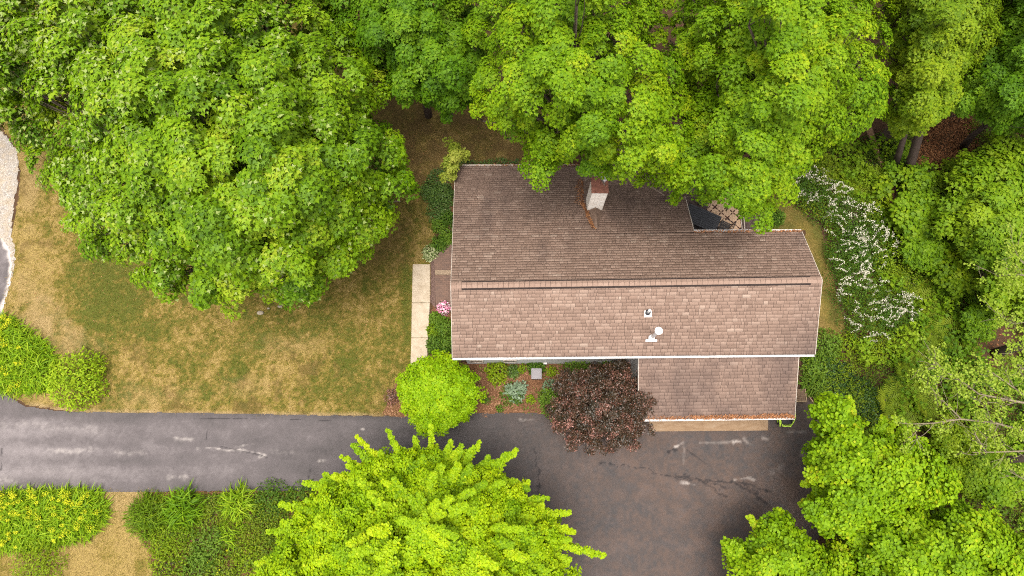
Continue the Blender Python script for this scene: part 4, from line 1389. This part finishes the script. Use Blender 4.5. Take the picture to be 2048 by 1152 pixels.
crown_tree('lime_tree', 'brilliant lime green tree with spiky shoots beside the drive', 'tree', KCORE, 3.4, 7.0, .26, 'round', .088, 'leaf_lime', seed=31, nb=110, lump=.8, dmax=230, tone=.5, tone_sd=.17, tr=.2, lai=2.7, seam=.55, fill=.8, spikes=KS, flat=.6)
H1 = [(1626, 800), (1662, 790), (1700, 802), (1718, 850), (1748, 872), (1790, 880), (1822, 864), (1848, 890), (1900, 930), (1922, 980), (1905, 1012), (1850, 1018), (1800, 1010), (1790, 1060), (1700, 1075), (1640, 1060), (1606, 1025), (1640, 985), (1612, 968), (1612, 925), (1634, 895), (1652, 880), (1628, 850)]
HS = [(1769, 838, 4.1, 1.1), (1792, 838, 4.2, 1.2), (1820, 852, 4.2, 1.0), (1612, 920, 3.7, 1.0), (1608, 968, 3.7, 1.0), (1604, 1010, 3.7, 1.1), (1626, 850, 3.8, .9), (1640, 985, 4.2, .9), (1660, 788, 3.8, .8), (1700, 798, 3.8, .8), (1850, 880, 4.2, .9), (1630, 885, 3.8, .7)]
crown_tree('lime_tree', 'lime green round leaved tree at the right end of the parking area', 'tree', H1, 3.3, 6.0, .32, 'round', .13, 'leaf_lime_warm', base=(1725, 950), seed=32, nb=40, lump=.9, dmax=130, tone=.46, tone_sd=.15, tr=.16, lai=2.2, spikes=HS, seam=.5)
LT2 = [(1444, 1090), (1462, 1082), (1504, 1090), (1512, 1060), (1496, 1040), (1536, 1036), (1562, 1024), (1590, 1050), (1610, 1080), (1640, 1100), (1690, 1090), (1720, 1120), (1720, 1400), (1480, 1400), (1470, 1140)]
crown_tree('lime_tree', 'lime green tree at the bottom edge overlapping the parking area', 'tree', LT2, 2.8, 5.2, .32, 'round', .13, 'leaf_lime_warm', seed=33, nb=26, lump=.6, dmax=110, tone=.52, tone_sd=.15, tr=.13, lai=2.2, spikes=[(1446, 1086, 3.2, .9), (1500, 1036, 3.4, .9), (1560, 1022, 3.4, .9)])
H3 = [(1690, 1065), (1740, 1050), (1800, 1060), (1808, 1028), (1840, 1020), (1880, 1050), (1912, 1010), (1950, 1012), (1990, 1030), (2030, 1070), (2100, 1080), (2100, 1400), (1740, 1400), (1720, 1120)]
crown_tree('lime_tree', 'lime green tree in the lower right corner of the wood', 'tree', H3, 3.0, 5.6, .32, 'round', .13, 'leaf_lime_warm', seed=34, nb=32, lump=.9, dmax=120, tone=.44, tone_sd=.15, tr=.15, lai=2.2)
GL = [(876 + 81 * math.cos(a) * (1 + .05 * math.sin(5 * a)), 787 - 79 * math.sin(a) * (1 + .05 * math.cos(4 * a))) for a in np.linspace(0, 2 * math.pi, 28)[:-1]]
crown_tree('globe_tree', 'small round bright green tree at the end of the walk', 'tree', GL, 1.1, 3.3, .26, 'maple', .115, 'leaf_globe', seed=35, nb=26, lump=.32, dmax=72, tone=.55, tone_sd=.12, tr=.07, lai=2.3, seam=.35, fill=.9)
PU = [(1112, 752), (1092, 775), (1100, 792), (1080, 806), (1096, 822), (1084, 842), (1106, 852), (1104, 874), (1128, 878), (1134, 900), (1158, 890), (1176, 910), (1200, 896), (1222, 914), (1240, 890), (1266, 898), (1276, 872), (1302, 866), (1296, 838), (1318, 822), (1302, 800), (1316, 780), (1286, 768), (1282, 742), (1258, 744), (1240, 718), (1212, 732), (1186, 718), (1166, 738), (1136, 728)]
_c = np.array([1200., 815.])
PU = [tuple(_c + (np.array(p) - _c) * (1.0 + .11 * math.sin(i * 2.3) + .05 * math.sin(i * 5.1)) + (6, 0)) for i, p in enumerate(PU)]
crown_tree('plum_tree', 'purple leaved plum tree at the garage corner', 'tree', PU, 1.3, 4.2, .2, 'oval', .092, 'leaf_purple', seed=36, nb=70, lump=.8, dmax=95, tone=.38, tone_sd=.2, tr=.09, lai=1.5, seam=.7, fill=.6, barkm='bark_dark', jitter=.9, spread=.27)
YG = [(905, 278), (918, 276), (924, 295), (938, 300), (938, 312), (920, 325), (913, 345), (910, 368), (895, 360), (880, 355), (886, 335), (884, 318), (898, 302)]
crown_tree('young_tree', 'thin yellow green young tree at the rear house corner', 'tree', YG, 2.2, 3.8, .2, 'round', .085, 'leaf_yellowgreen', seed=37, nb=9, lump=.3, dmax=24, tone=.5, tr=.035, lai=2.2, base=(896, 352))
E1 = [(1905, 350), (1925, 302), (1962, 300), (1986, 268), (2030, 262), (2075, 290), (2260, 300), (2260, 640), (2060, 630), (2016, 612), (1976, 622), (1960, 585), (1972, 545), (1930, 520), (1915, 480), (1880, 470), (1866, 430), (1896, 395)]
crown_tree('sapling', 'broad mid green sapling thicket of big maple leaves at the right edge', 'sapling', E1, 1.5, 4.6, .34, 'maple', .20, 'leaf_sapling', seed=41, nb=48, lump=.6, dmax=120, tone=.62, tone_sd=.18, tr=.07, lai=1.5, seam=.8, fill=.5, jitter=.3)
SAP = [(1840, 352, 34, 1.6, 'pale lime sapling beside the leaning trunks'), (1906, 336, 17, 1.3, 'little round sapling on the leaf litter'), (1786, 342, 18, 1.1, 'small sapling at the foot of the leaning trunk'), (1768, 374, 22, 1.2, 'small lime sapling by the end of the fallen log'), (1822, 388, 24, 1.4, 'sapling just below the thick leaning trunk'),
       (1868, 368, 26, 1.3, 'sapling right of the pale lime one'), (1838, 425, 52, 2.2, 'wide sapling with many big leaves above the hedge end'), (1895, 440, 40, 2.0, 'mid green sapling left of the big thicket'), (1850, 488, 52, 2.0, 'low broad sapling beside the white hedge'), (1918, 540, 46, 1.9, 'dark sapling tucked under the big thicket'),
       (1800, 440, 22, 1.2, 'narrow sapling at the hedge top'), (1960, 940, 58, 2.4, 'mid green sapling under the bare branches'), (2010, 965, 52, 2.6, 'sapling at the right edge above the corner tree'), (1905, 885, 44, 1.8, 'sapling between the ivy and bare branches'), (1960, 645, 36, 1.6, 'dark sapling over the bare soil at right'), (1760, 955, 10, 1.0, 'tiny sapling under the lime tree')]
for i, (x, y, r, h, lb) in enumerate(SAP):
    ol = [(x + r * math.cos(a) * (1 + .18 * math.sin(3 * a + i)), y - r * math.sin(a) * (1 + .15 * math.cos(2 * a + i))) for a in np.linspace(0, 2 * math.pi, 18)[:-1]]
    crown_tree('sapling', lb, 'sapling', ol, h * .5, h, .22, 'maple' if i % 3 else 'round', .17 if i < 10 else .135, ['leaf_sapling', 'leaf_wood', 'leaf_sapling', 'leaf_wood'][i % 4], seed=50 + i, nb=8, lump=.3, dmax=r * .9, tone=.55 + .12 * math.sin(i * 2.1), tr=.03, lai=1.3, fill=.4, seam=.5, jitter=.3, group='saplings on the woodland floor')

# sparse half-bare trees at the right edge
def sparse(label, limbs, tufts, seed, base):
    rng = np.random.default_rng(seed)
    root = empty('sparse_tree', at(*base, 0), label, 'tree')
    tb = MB()
    ends = []
    for pts, r in limbs:
        P = np.array([at(*p) for p in pts])
        tb.tube(P, np.linspace(r, r * .35, len(P)), 6)
        for k in range(len(P) - 1):
            for _ in range(4):
                q = P[k] + (P[k + 1] - P[k]) * rng.random()
                d = unit(unit(P[k + 1] - P[k]) * .7 + rng.normal(0, .75, 3) * np.array([1, 1, .5]))
                L = rng.uniform(.4, 1.2)
                w = limb(q, q + d * L, rng.normal(0, .08, 3), 5)
                tb.tube(w, np.linspace(r * .3, .006, 5), 4)
                ends.append(w[-1])
                for _ in range(2):
                    q2 = w[rng.integers(1, 4)]
                    d2 = unit(d + rng.normal(0, .7, 3) * np.array([1, 1, .5]))
                    w2 = limb(q2, q2 + d2 * L * .55, rng.normal(0, .04, 3), 4)
                    tb.tube(w2, np.linspace(.010, .005, 4), 4)
                    ends.append(w2[-1])
    tb.build('trunk', M['bark_pale'], root, smooth=True)
    ends = np.array(ends)
    ends = ends[rng.random(len(ends)) < .55]
    ex_ = []
    for x, y, h, r, k in tufts:
        ex_.append(at(x + rng.normal(0, r, k), y + rng.normal(0, r * .6, k), h + rng.normal(0, .25, k)))
    C = np.vstack([ends] + ex_)
    P, N, D, S, T = pad_leaves(C, np.full(len(C), .2), np.repeat(UP[None], len(C), 0), rvec(rng, len(C)), 18, .085, np.full(len(C), .5), rng, .6, 1.2, spread=.22)
    leaves('crown', P, N, D, S, T, 'round', M['leaf_pale'], root)


sparse('half bare pale tree with long grey branches above the lime trees', [
    ([(2160, 830, 5.6), (2080, 812, 6.0), (2020, 800, 6.2), (1958, 788, 6.3)], .075), ([(1958, 788, 6.3), (1925, 765, 6.5), (1890, 742, 6.6), (1868, 722, 6.6)], .028),
    ([(2160, 870, 5.2), (2048, 862, 5.6), (1990, 846, 5.8), (1920, 838, 6.0), (1870, 846, 6.0), (1826, 848, 6.0)], .055), ([(1922, 838, 6.0), (1885, 800, 6.2), (1862, 775, 6.3)], .03),
    ([(2160, 900, 4.8), (2048, 902, 5.2), (1990, 904, 5.3), (1945, 905, 5.4)], .045), ([(1972, 904, 5.3), (1950, 868, 5.5), (1958, 850, 5.6)], .03),
    ([(2080, 812, 6.0), (2020, 770, 6.4), (1985, 745, 6.6)], .035), ([(2160, 800, 5.8), (2070, 760, 6.3), (2030, 725, 6.6)], .04), ([(2160, 960, 4.5), (2048, 958, 5), (2022, 945, 5.1)], .03)],
    [(1872, 715, 6.6, 14, 10), (1905, 745, 6.5, 20, 14), (1950, 735, 6.6, 16, 9), (2030, 725, 6.6, 18, 14), (2020, 770, 6.4, 22, 10), (1930, 775, 6.4, 16, 8), (2035, 870, 5.8, 16, 8), (2030, 690, 6.6, 12, 8), (1990, 755, 6.5, 16, 8)], 61, (2190, 860))
sparse('pale thin leaved branch reaching in at the right edge', [
    ([(2160, 560, 5.8), (2080, 555, 6.2), (2030, 548, 6.5), (1995, 552, 6.5)], .04), ([(2080, 555, 6.2), (2040, 520, 6.6), (2025, 490, 6.7)], .03), ([(2160, 640, 5.6), (2070, 640, 6.2), (2030, 648, 6.4), (2010, 640, 6.4)], .03)],
    [(2040, 500, 6.7, 14, 12), (2010, 548, 6.5, 12, 8), (2035, 575, 6.4, 12, 10), (2025, 642, 6.4, 10, 8)], 62, (2190, 600))

# ------------------------------------------------------------------ shrubs, flowers, ferns, ground cover
HEDGE = [(1602, 378, 38, 1.3, 'white flowering shrub farthest back, beside the overhanging maple'), (1652, 412, 42, 1.4, 'white flowering shrub second from the rear of the hedge'), (1702, 452, 46, 1.5, 'white flowering shrub where the hedge bends'),
         (1730, 500, 44, 1.5, 'white flowering shrub bulging outward from the bend'), (1684, 512, 40, 1.4, 'white flowering shrub beside the roof corner grass'), (1700, 570, 46, 1.5, 'white flowering shrub level with the roof ridge'), (1726, 632, 50, 1.5, 'white flowering shrub fullest in bloom near the hedge end'), (1782, 622, 40, 1.2, 'white flowering shrub at the outer end of the hedge')]


def spirea(px, py, r, h, label, seed):
    """arching sprays set with small white flowers over dark foliage"""
    rng = np.random.default_rng(seed)
    root = shrub('flowering_shrub', label, 'shrub', px, py, r, h, 'oval', .085, 'leaf_shrub', 2600, 'white flowering hedge beside the house', seed, .42, None, (1.12, 1.12), .3)
    g = at(px, py, 0)
    R = r / F * 33.5 * 1.15
    P, T = [], []
    for _ in range(int(13 + R * 13)):
        a = rng.uniform(0, 2 * math.pi)
        q = rng.uniform(.15, .98)
        s = g + np.array([math.cos(a) * R * q, math.sin(a) * R * q, h * math.sqrt(max(.05, 1 - q * q)) + .08])
        b = rng.normal(.3, .7)
        d = np.array([math.cos(b), math.sin(b), 0]) * rng.choice([-1, 1])
        L = rng.uniform(.18, .65)
        k = int(L * 62)
        tt = np.linspace(0, 1, k)
        c = s + d * (L * tt)[:, None] + UP * (.10 * np.sin(tt * 2.6) - .14 * tt ** 2)[:, None] * 1.0
        P.append(c + rng.normal(0, .026, c.shape))
    P = np.vstack(P)
    n = len(P)
    leaves('flowers', P, unit(UP + rng.normal(0, .5, (n, 3))), rvec(rng, n), rng.uniform(.022, .066, n), rng.random(n), 'round', M['flower_white'], root)['kind'] = 'stuff'


for i, a in enumerate(HEDGE):
    spirea(*a[:4], a[4], 100 + i)

SH = [  # x, y, r, h, label, leaf, size, mat, n, tone, flowers
    (862, 385, 24, .5, 'dark leafy shrub nearest the rear lawn beside the house', 'oval', .10, 'leaf_ivy', 900, .8, None), (888, 395, 24, .6, 'glossy dark shrub tight against the house wall', 'oval', .11, 'leaf_ivy', 900, .75, None), (878, 425, 24, .6, 'green shrub with white flecks at the house side', 'oval', .11, 'leaf_varieg', 700, .2, None),
    (895, 440, 16, .7, 'small dark shrub under the roof edge', 'oval', .10, 'leaf_shrub', 500, .5, None), (880, 452, 16, .4, 'low green clump above the mulch gap', 'oval', .13, 'leaf_shrub', 420, .8, None), (897, 478, 17, .5, 'bright leafy clump beside the patio top', 'oval', .14, 'leaf_shrub', 380, .9, None),
    (862, 508, 17, .5, 'cream edged shrub at the top of the concrete walk', 'oval', .11, 'leaf_varieg', 600, .75, None), (880, 492, 18, .6, 'green shrub between cream shrub and house', 'oval', .12, 'leaf_shrub', 600, .6, None),
    (888, 618, 13, .6, 'pink flowering shrub at the patio corner', 'oval', .09, 'leaf_shrub', 420, .3, ('flower_pink', 420, .075, False)), (872, 636, 14, .35, 'low bright green clump below the pink flowers', 'oval', .12, 'leaf_shrub', 420, .95, None),
    (888, 655, 18, .6, 'big leaved green shrub along the walk, next to the house', 'oval', .15, 'leaf_shrub', 460, .75, None), (868, 662, 14, .4, 'small shrub touching the walk', 'oval', .12, 'leaf_wood', 380, .5, None), (872, 690, 20, .6, 'dark shrub at the narrow end of the walk bed', 'oval', .12, 'leaf_shrub', 650, .6, None),
    (893, 688, 18, .6, 'leafy shrub between walk and front gutter', 'oval', .13, 'leaf_shrub', 550, .7, None), (994, 746, 23, .9, 'light green bush in front of the basement windows', 'oval', .13, 'leaf_wood', 620, .85, None), (1030, 785, 18, .5, 'silvery leaved plant in the front bed', 'oval', .2, 'leaf_silver', 240, .5, None),
    (1024, 790, 24, .35, 'green plants spreading under the silvery leaves', 'oval', .11, 'leaf_shrub', 460, .55, None), (1045, 775, 10, .45, 'small silvery tuft right of the larger one', 'oval', .17, 'leaf_silver', 90, .6, None), (1072, 733, 18, .5, 'dark green shrub behind the grey box', 'oval', .12, 'leaf_shrub', 600, .5, None), (1027, 745, 13, .4, 'dark clump left of the grey box', 'oval', .10, 'leaf_ivy', 420, .8, None),
    (1150, 726, 28, 1.0, 'green shrub by the wall behind the purple tree', 'oval', .12, 'leaf_shrub', 900, .8, None), (1215, 722, 24, 1.0, 'green shrub between purple tree and door step', 'oval', .11, 'leaf_shrub', 750, .75, None), (1098, 800, 22, .6, 'leafy green plant at the left foot of the purple tree', 'oval', .14, 'leaf_shrub', 520, .85, None),
    (1100, 775, 16, .4, 'silver tipped plant beside the grey box', 'oval', .13, 'leaf_silver', 170, .15, None), (1105, 826, 18, .6, 'green plant at the drive edge by the purple tree', 'oval', .13, 'leaf_shrub', 480, .8, None), (1062, 800, 9, .25, 'little bright seedling in the mulch', 'oval', .10, 'leaf_wood', 120, .9, None),
    (1000, 818, 8, .2, 'tiny green tuft at the drive edge of the mulch', 'oval', .08, 'leaf_shrub', 120, .7, None), (972, 800, 10, .25, 'small dark tuft next to the round tree', 'oval', .08, 'leaf_shrub', 170, .6, None), (1044, 738, 10, .35, 'small yellow green plant left of the grey box', 'oval', .10, 'leaf_wood', 150, .7, None), (1103, 745, 12, .4, 'yellow green plant right of the grey box', 'oval', .10, 'leaf_wood', 180, .8, None),
    (786, 794, 17, .4, 'small brownish shrub at the corner of lawn and drive', 'oval', .07, 'leaf_purple', 420, .75, None), (166, 760, 49, 1.3, 'rounded yellow green bush on the lawn by the road', 'oval', .14, 'leaf_blade', 2600, .75, None), (84, 1130, 40, .9, 'yellow green bush at the lower left corner', 'oval', .11, 'leaf_wood', 1600, .85, None),
    (300, 1030, 34, .6, 'mid green feathery clump at the corner of the lower bed', 'blade', .36, 'leaf_wood', 1100, .35, None), (372, 1018, 30, .7, 'fountain of grass in the lower bed by the drive', 'blade', .55, 'leaf_blade', 520, .15, None), (478, 1004, 26, .7, 'bright grass tuft right of the fountain grass', 'blade', .5, 'leaf_blade', 380, .55, None), (350, 1065, 42, .6, 'grey green mounded plant in the lower bed', 'oval', .09, 'leaf_wood', 1700, .6, None),
    (330, 1085, 26, .5, 'yellow green mound at the left of the lower bed', 'oval', .09, 'leaf_wood', 900, .75, None), (420, 1090, 40, .5, 'leafy green plant mid lower bed', 'oval', .13, 'leaf_shrub', 950, .8, None), (465, 1070, 22, .45, 'pale strappy tuft mid lower bed', 'blade', .4, 'leaf_blade', 170, .5, None), (530, 1040, 44, .5, 'green mound near the spiky lime tree', 'oval', .10, 'leaf_understory', 1500, .7, None),
    (545, 1000, 36, .5, 'dark green mound along the drive edge', 'oval', .11, 'leaf_shrub', 1100, .55, None), (610, 1000, 34, .5, 'dark leafy mound under the lime shoots', 'oval', .11, 'leaf_shrub', 1000, .6, None), (340, 1130, 36, .5, 'pale green plant at the lower edge of the bed', 'oval', .12, 'leaf_wood', 420, .8, None), (400, 1140, 36, .45, 'leafy plant at the bottom edge of the bed', 'oval', .13, 'leaf_shrub', 800, .85, None),
    (450, 1140, 34, .45, 'low plant with a yellow bloom at the bottom edge', 'oval', .11, 'leaf_understory', 800, .7, ('flower_yellow', 10, .12, True)), (500, 1115, 30, .5, 'yellow green mound left of the lime shoots', 'oval', .11, 'leaf_wood', 700, .7, None), (430, 1025, 36, .4, 'low olive mound between the grass tufts', 'oval', .09, 'leaf_understory', 1100, .65, None), (540, 1090, 34, .4, 'olive mound beside the lime tree tips', 'oval', .10, 'leaf_understory', 900, .55, None),
    (1550, 440, 16, .7, 'dark green shrub against the deck end', 'oval', .11, 'leaf_shrub', 650, .6, None), (1640, 352, 34, 1.4, 'green shrub behind the hedge under the maple', 'oval', .11, 'leaf_understory', 1200, .75, None), (1722, 372, 34, 1.2, 'yellow green bush behind the hedge', 'oval', .10, 'leaf_wood', 1300, .65, None), (1746, 425, 28, 1.2, 'bright bush at the outer side of the hedge bend', 'oval', .11, 'leaf_wood', 900, .95, None),
    (1770, 525, 38, 1.5, 'yellowish bush beside the hedge middle', 'oval', .10, 'leaf_wood', 1500, .72, None), (1800, 560, 34, 1.2, 'olive bush outside the hedge', 'oval', .09, 'leaf_understory', 1200, .8, None), (1650, 690, 28, .7, 'leafy shrub beside the front gutter end', 'oval', .13, 'leaf_shrub', 850, .85, None), (1625, 735, 24, .6, 'green plant beside the garage roof', 'oval', .15, 'leaf_shrub', 520, .85, None),
    (1622, 770, 20, .5, 'strappy plant above the wooden bin', 'blade', .45, 'leaf_shrub', 300, .85, None), (1690, 690, 22, .6, 'pale green clump below the hedge end', 'oval', .12, 'leaf_wood', 480, .75, None), (1740, 700, 22, .5, 'lime clump among the ivy', 'oval', .12, 'leaf_wood', 420, .85, None)]
for i, (x, y, r, h, lb, lf, sz, mt, n, tn, fl) in enumerate(SH):
    shrub('grass_clump' if lf == 'blade' else ('flowering_shrub' if fl else 'shrub'), lb, 'grass' if lf == 'blade' else 'shrub', x, y, r, h, lf, sz, mt, n, None, 200 + i, tn, fl)


def lily_patch(label, poly, n, nf, seed, fcov, h=.55):
    """dense clump of arching strap leaves with yellow flower heads"""
    rng = np.random.default_rng(seed)
    wp = at(*np.asarray(poly, float).T)
    lo, hi = wp[:, :2].min(0), wp[:, :2].max(0)
    def pts(k):
        q = rng.uniform(lo, hi, (k * 3, 2))
        return q[in_poly(q[:, 0], q[:, 1], wp)][:k]
    root = empty('flower_clump', wp.mean(0), label, 'flowers')
    q = pts(n)
    n = len(q)
    ed = np.clip(poly_dist(q[:, 0], q[:, 1], wp[:, :2]) / .5, .25, 1)
    P = np.c_[q, ed * h * rng.uniform(.25, .95, n)]
    D = unit(rng.normal(size=(n, 3)) * np.array([1, 1, .45]) + (.35, -.1, .1))
    leaves('foliage', P, unit(UP + rng.normal(0, .45, (n, 3))), D, rng.uniform(.28, .6, n), .55 + rng.normal(0, .22, n), 'blade', M['leaf_blade'], root)
    q = pts(nf)
    x, y = px_of(np.c_[q, np.full(len(q), h)])
    q = q[rng.random(len(q)) < fcov(x, y)]
    m = 46
    c = np.repeat(np.c_[q, np.full(len(q), h * 1.1)], m, 0)
    rr = np.repeat(rng.uniform(.05, .19, len(q)), m)
    c = c + rvec(rng, len(c)) * rr[:, None] * np.array([1.4, 1, .45]) * rng.random((len(c), 1)) ** .4
    leaves('flowers', c, unit(UP + rng.normal(0, .5, (len(c), 3))), rvec(rng, len(c)), rng.uniform(.025, .05, len(c)), rng.random(len(c)), 'round', M['flower_yellow'], root)['kind'] = 'stuff'
    tb = MB()
    for p in q:
        tb.tube([(p[0], p[1], 0), (p[0], p[1], h * 1.08)], [.006, .005], 4)
    tb.build('stem', M['leaf_blade'], root)
    return root


lily_patch('yellow flowering clump of strap leaves at the road corner of the lawn', [(-60, 630), (20, 632), (58, 660), (92, 685), (112, 720), (118, 760), (96, 782), (60, 788), (28, 790), (4, 780), (-60, 780)], 5200, 75, 71, lambda x, y: np.clip(1.15 - x / 70, .08, 1))
lily_patch('yellow flowering clump of strap leaves below the drive at lower left', [(-60, 990), (40, 982), (140, 978), (200, 984), (218, 1010), (212, 1045), (180, 1072), (120, 1088), (60, 1100), (-60, 1100)], 7500, 130, 72, lambda x, y: np.clip(1.2 - x / 260, .2, 1) * np.clip((1075 - y) / 40, .15, 1))

# ferns: one built, the rest copies
def make_fern(seed):
    rng = np.random.default_rng(seed)
    k = 9
    a = np.linspace(0, 2 * math.pi, k, endpoint=False) + rng.normal(0, .2, k)
    D = np.c_[np.cos(a), np.sin(a), np.full(k, .35)]
    N = np.c_[-np.cos(a) * .35, -np.sin(a) * .35, np.full(k, 1.)]
    return D, N, rng.uniform(.5, .78, k)


fr = empty('fern', (0, 0, 0), 'yellow green fern on the woodland floor', 'fern', 'ferns on the woodland floor')
D, N, S = make_fern(5)
k = len(D)
fo = leaves('fronds', np.zeros((k, 3)) + UP * .12, N, D, S, np.linspace(.2, .9, k), 'frond', M['leaf_fern'], fr)
st = MB().tube([(0, 0, -.02), (0, 0, .14)], [.03, .02], 6).build('stem', M['bark'], fr)
FERN = [(1810, 668), (1828, 690), (1802, 700), (1842, 712), (1818, 728), (1850, 742), (1832, 756), (1800, 745), (1782, 770), (1862, 668), (1850, 640), (1880, 655), (1792, 800), (1776, 835), (1812, 790), (1836, 785), (1870, 700), (1892, 690), (1905, 640), (1688, 352), (1702, 376), (1680, 385), (1718, 395), (1735, 362), (1752, 392),
        (1830, 600), (1850, 580), (1812, 590), (1868, 610), (1880, 585), (1790, 820), (1805, 842), (1768, 800), (1845, 815), (1915, 905), (1940, 880), (1885, 850), (1932, 690), (1965, 860)]
rng = np.random.default_rng(8)
for i, (x, y) in enumerate(FERN):
    if i:
        f = fr.copy(); col.objects.link(f)
        for ch in (fo, st):
            c = ch.copy(); col.objects.link(c); c.parent = f
    else:
        f = fr
    p = at(x, y, .2)
    f.location = (p[0], p[1], .12)
    f.rotation_euler = (rng.normal(0, .1), rng.normal(0, .1), rng.uniform(0, 6.28))
    f.scale = (1, 1, 1) if i == 0 else (rng.uniform(.8, 1.35),) * 3

WOOD = [(1530, 300), (2240, 200), (2240, 1240), (1690, 1240), (1650, 1060), (1690, 1000), (1690, 860), (1640, 815), (1606, 774), (1604, 712), (1640, 706), (1650, 690), (1690, 690), (1690, 640), (1660, 520), (1640, 450), (1580, 400), (1530, 395)]
BARE = [(1890, 290, 62, 62), (1778, 395, 14, 40), (1915, 425, 26, 16), (1990, 690, 48, 60), (1905, 520, 30, 12), (1830, 310, 20, 40), (1868, 765, 8, 10)]


def bare(x, y, rng):
    v = np.zeros(np.shape(x))
    for cx, cy, rx, ry in BARE:
        v = np.maximum(v, sstep(1.25, .7, np.hypot((x - cx) / rx, (y - cy) / ry)))
    return rng.random(np.shape(x)) > v


carpet('undergrowth', WOOD, .04, .6, 330, 'oval', .115, 'leaf_understory', 'low green plants covering the woodland floor', 81, .6, 1.4, .28, toneamp=.9, cover=bare)
def tall_cover(x, y, rng):
    v = bare(x, y, rng)
    for hx, hy, hr, *_ in HEDGE:
        v &= np.hypot(x - hx, y - hy) > hr * .9
    return v & ~in_poly(x, y, IVY) & ~((x < 1690) & (y > 620))
IVY = [(1604, 712), (1655, 706), (1700, 735), (1745, 770), (1772, 810), (1784, 850), (1770, 868), (1720, 850), (1690, 800), (1640, 795), (1606, 774)]
carpet('undergrowth', [(1560, 330), (1700, 290), (2240, 280), (2240, 1240), (1690, 1240), (1690, 860), (1780, 850), (1740, 760), (1690, 690), (1790, 660), (1750, 560), (1760, 470), (1650, 380)], .25, 1.3, 120, 'maple', .19, 'leaf_sapling', 'broad leaved young growth covering the woodland floor', 92, .5, 1.1, .40, toneamp=.8, cover=tall_cover, tilt=.35)
carpet('ivy', IVY, .05, .3, 900, 'oval', .10, 'leaf_ivy', 'dark ivy carpet beside the garage', 82, .5, 1.0, .12, toneamp=.7)
carpet('ivy', [(1745, 280), (1840, 270), (1830, 340), (1800, 420), (1740, 420), (1700, 350)], .03, .2, 330, 'oval', .09, 'leaf_ivy', 'ivy round the leaning trunks', 83, .5, 1.0, .3, toneamp=.7, cover=bare)
carpet('ivy', [(846, 372), (884, 322), (908, 330), (1040, 318), (1040, 345), (908, 352), (904, 480), (880, 470), (868, 430)], .03, .25, 700, 'oval', .085, 'leaf_ivy', 'ivy along the house wall', 84, .6, .8, .2, toneamp=.6)
carpet('perennials', BED2, .03, .4, 430, 'oval', .10, 'leaf_understory', 'mixed low perennials filling the lower bed', 85, .72, .8, .36, toneamp=.9)
carpet('bed_plants', [(866, 640), (908, 640), (908, 715), (860, 725)], .03, .25, 260, 'oval', .10, 'leaf_shrub', 'low plants beside the walk', 86, .6, .5, .35, toneamp=.6)
carpet('bed_plants', [(950, 728), (1270, 722), (1270, 740), (1120, 845), (1090, 824), (960, 822)], .02, .18, 90, 'oval', .09, 'leaf_shrub', 'small plants between the mulch', 87, .7, .6, .48, toneamp=.6)
carpet('fallen_leaves', WOOD + [], .005, .03, 60, 'oval', .10, 'litter', 'brown fallen leaves on the woodland floor', 88, .4, 2.0, .2, toneamp=.2)
carpet('fallen_leaves', [(1828, 300), (1850, 240), (1930, 225), (1960, 260), (1940, 340), (1900, 370), (1850, 355)], .005, .05, 420, 'oval', .11, 'litter', 'patch of rusty fallen leaves by the leaning trunks', 89, .6, 2.0, .0, toneamp=.3)
carpet('wood_chips', [(948, 730), (1270, 725), (1270, 745), (1120, 845), (1090, 824), (955, 824), (930, 830), (800, 834), (770, 828), (790, 780), (905, 735)], .012, .04, 700, 'oval', .07, 'chips', 'rusty wood chips in the front bed', 90, .5, .7, .2, toneamp=.5)
carpet('fallen_leaves', [(760, 205), (1090, 200), (1090, 335), (905, 345), (850, 400), (780, 440)], .008, .02, 10, 'oval', .07, 'litter', 'scattered leaves on the shaded rear lawn', 91, .85, 2.0, .0, toneamp=.2)
carpet('fallen_leaves', LAWN, .006, .02, 5, 'oval', .06, 'litter', 'stray dry leaves on the front lawn', 93, .85, 2.0, .0, toneamp=.2, cover=no_cover)
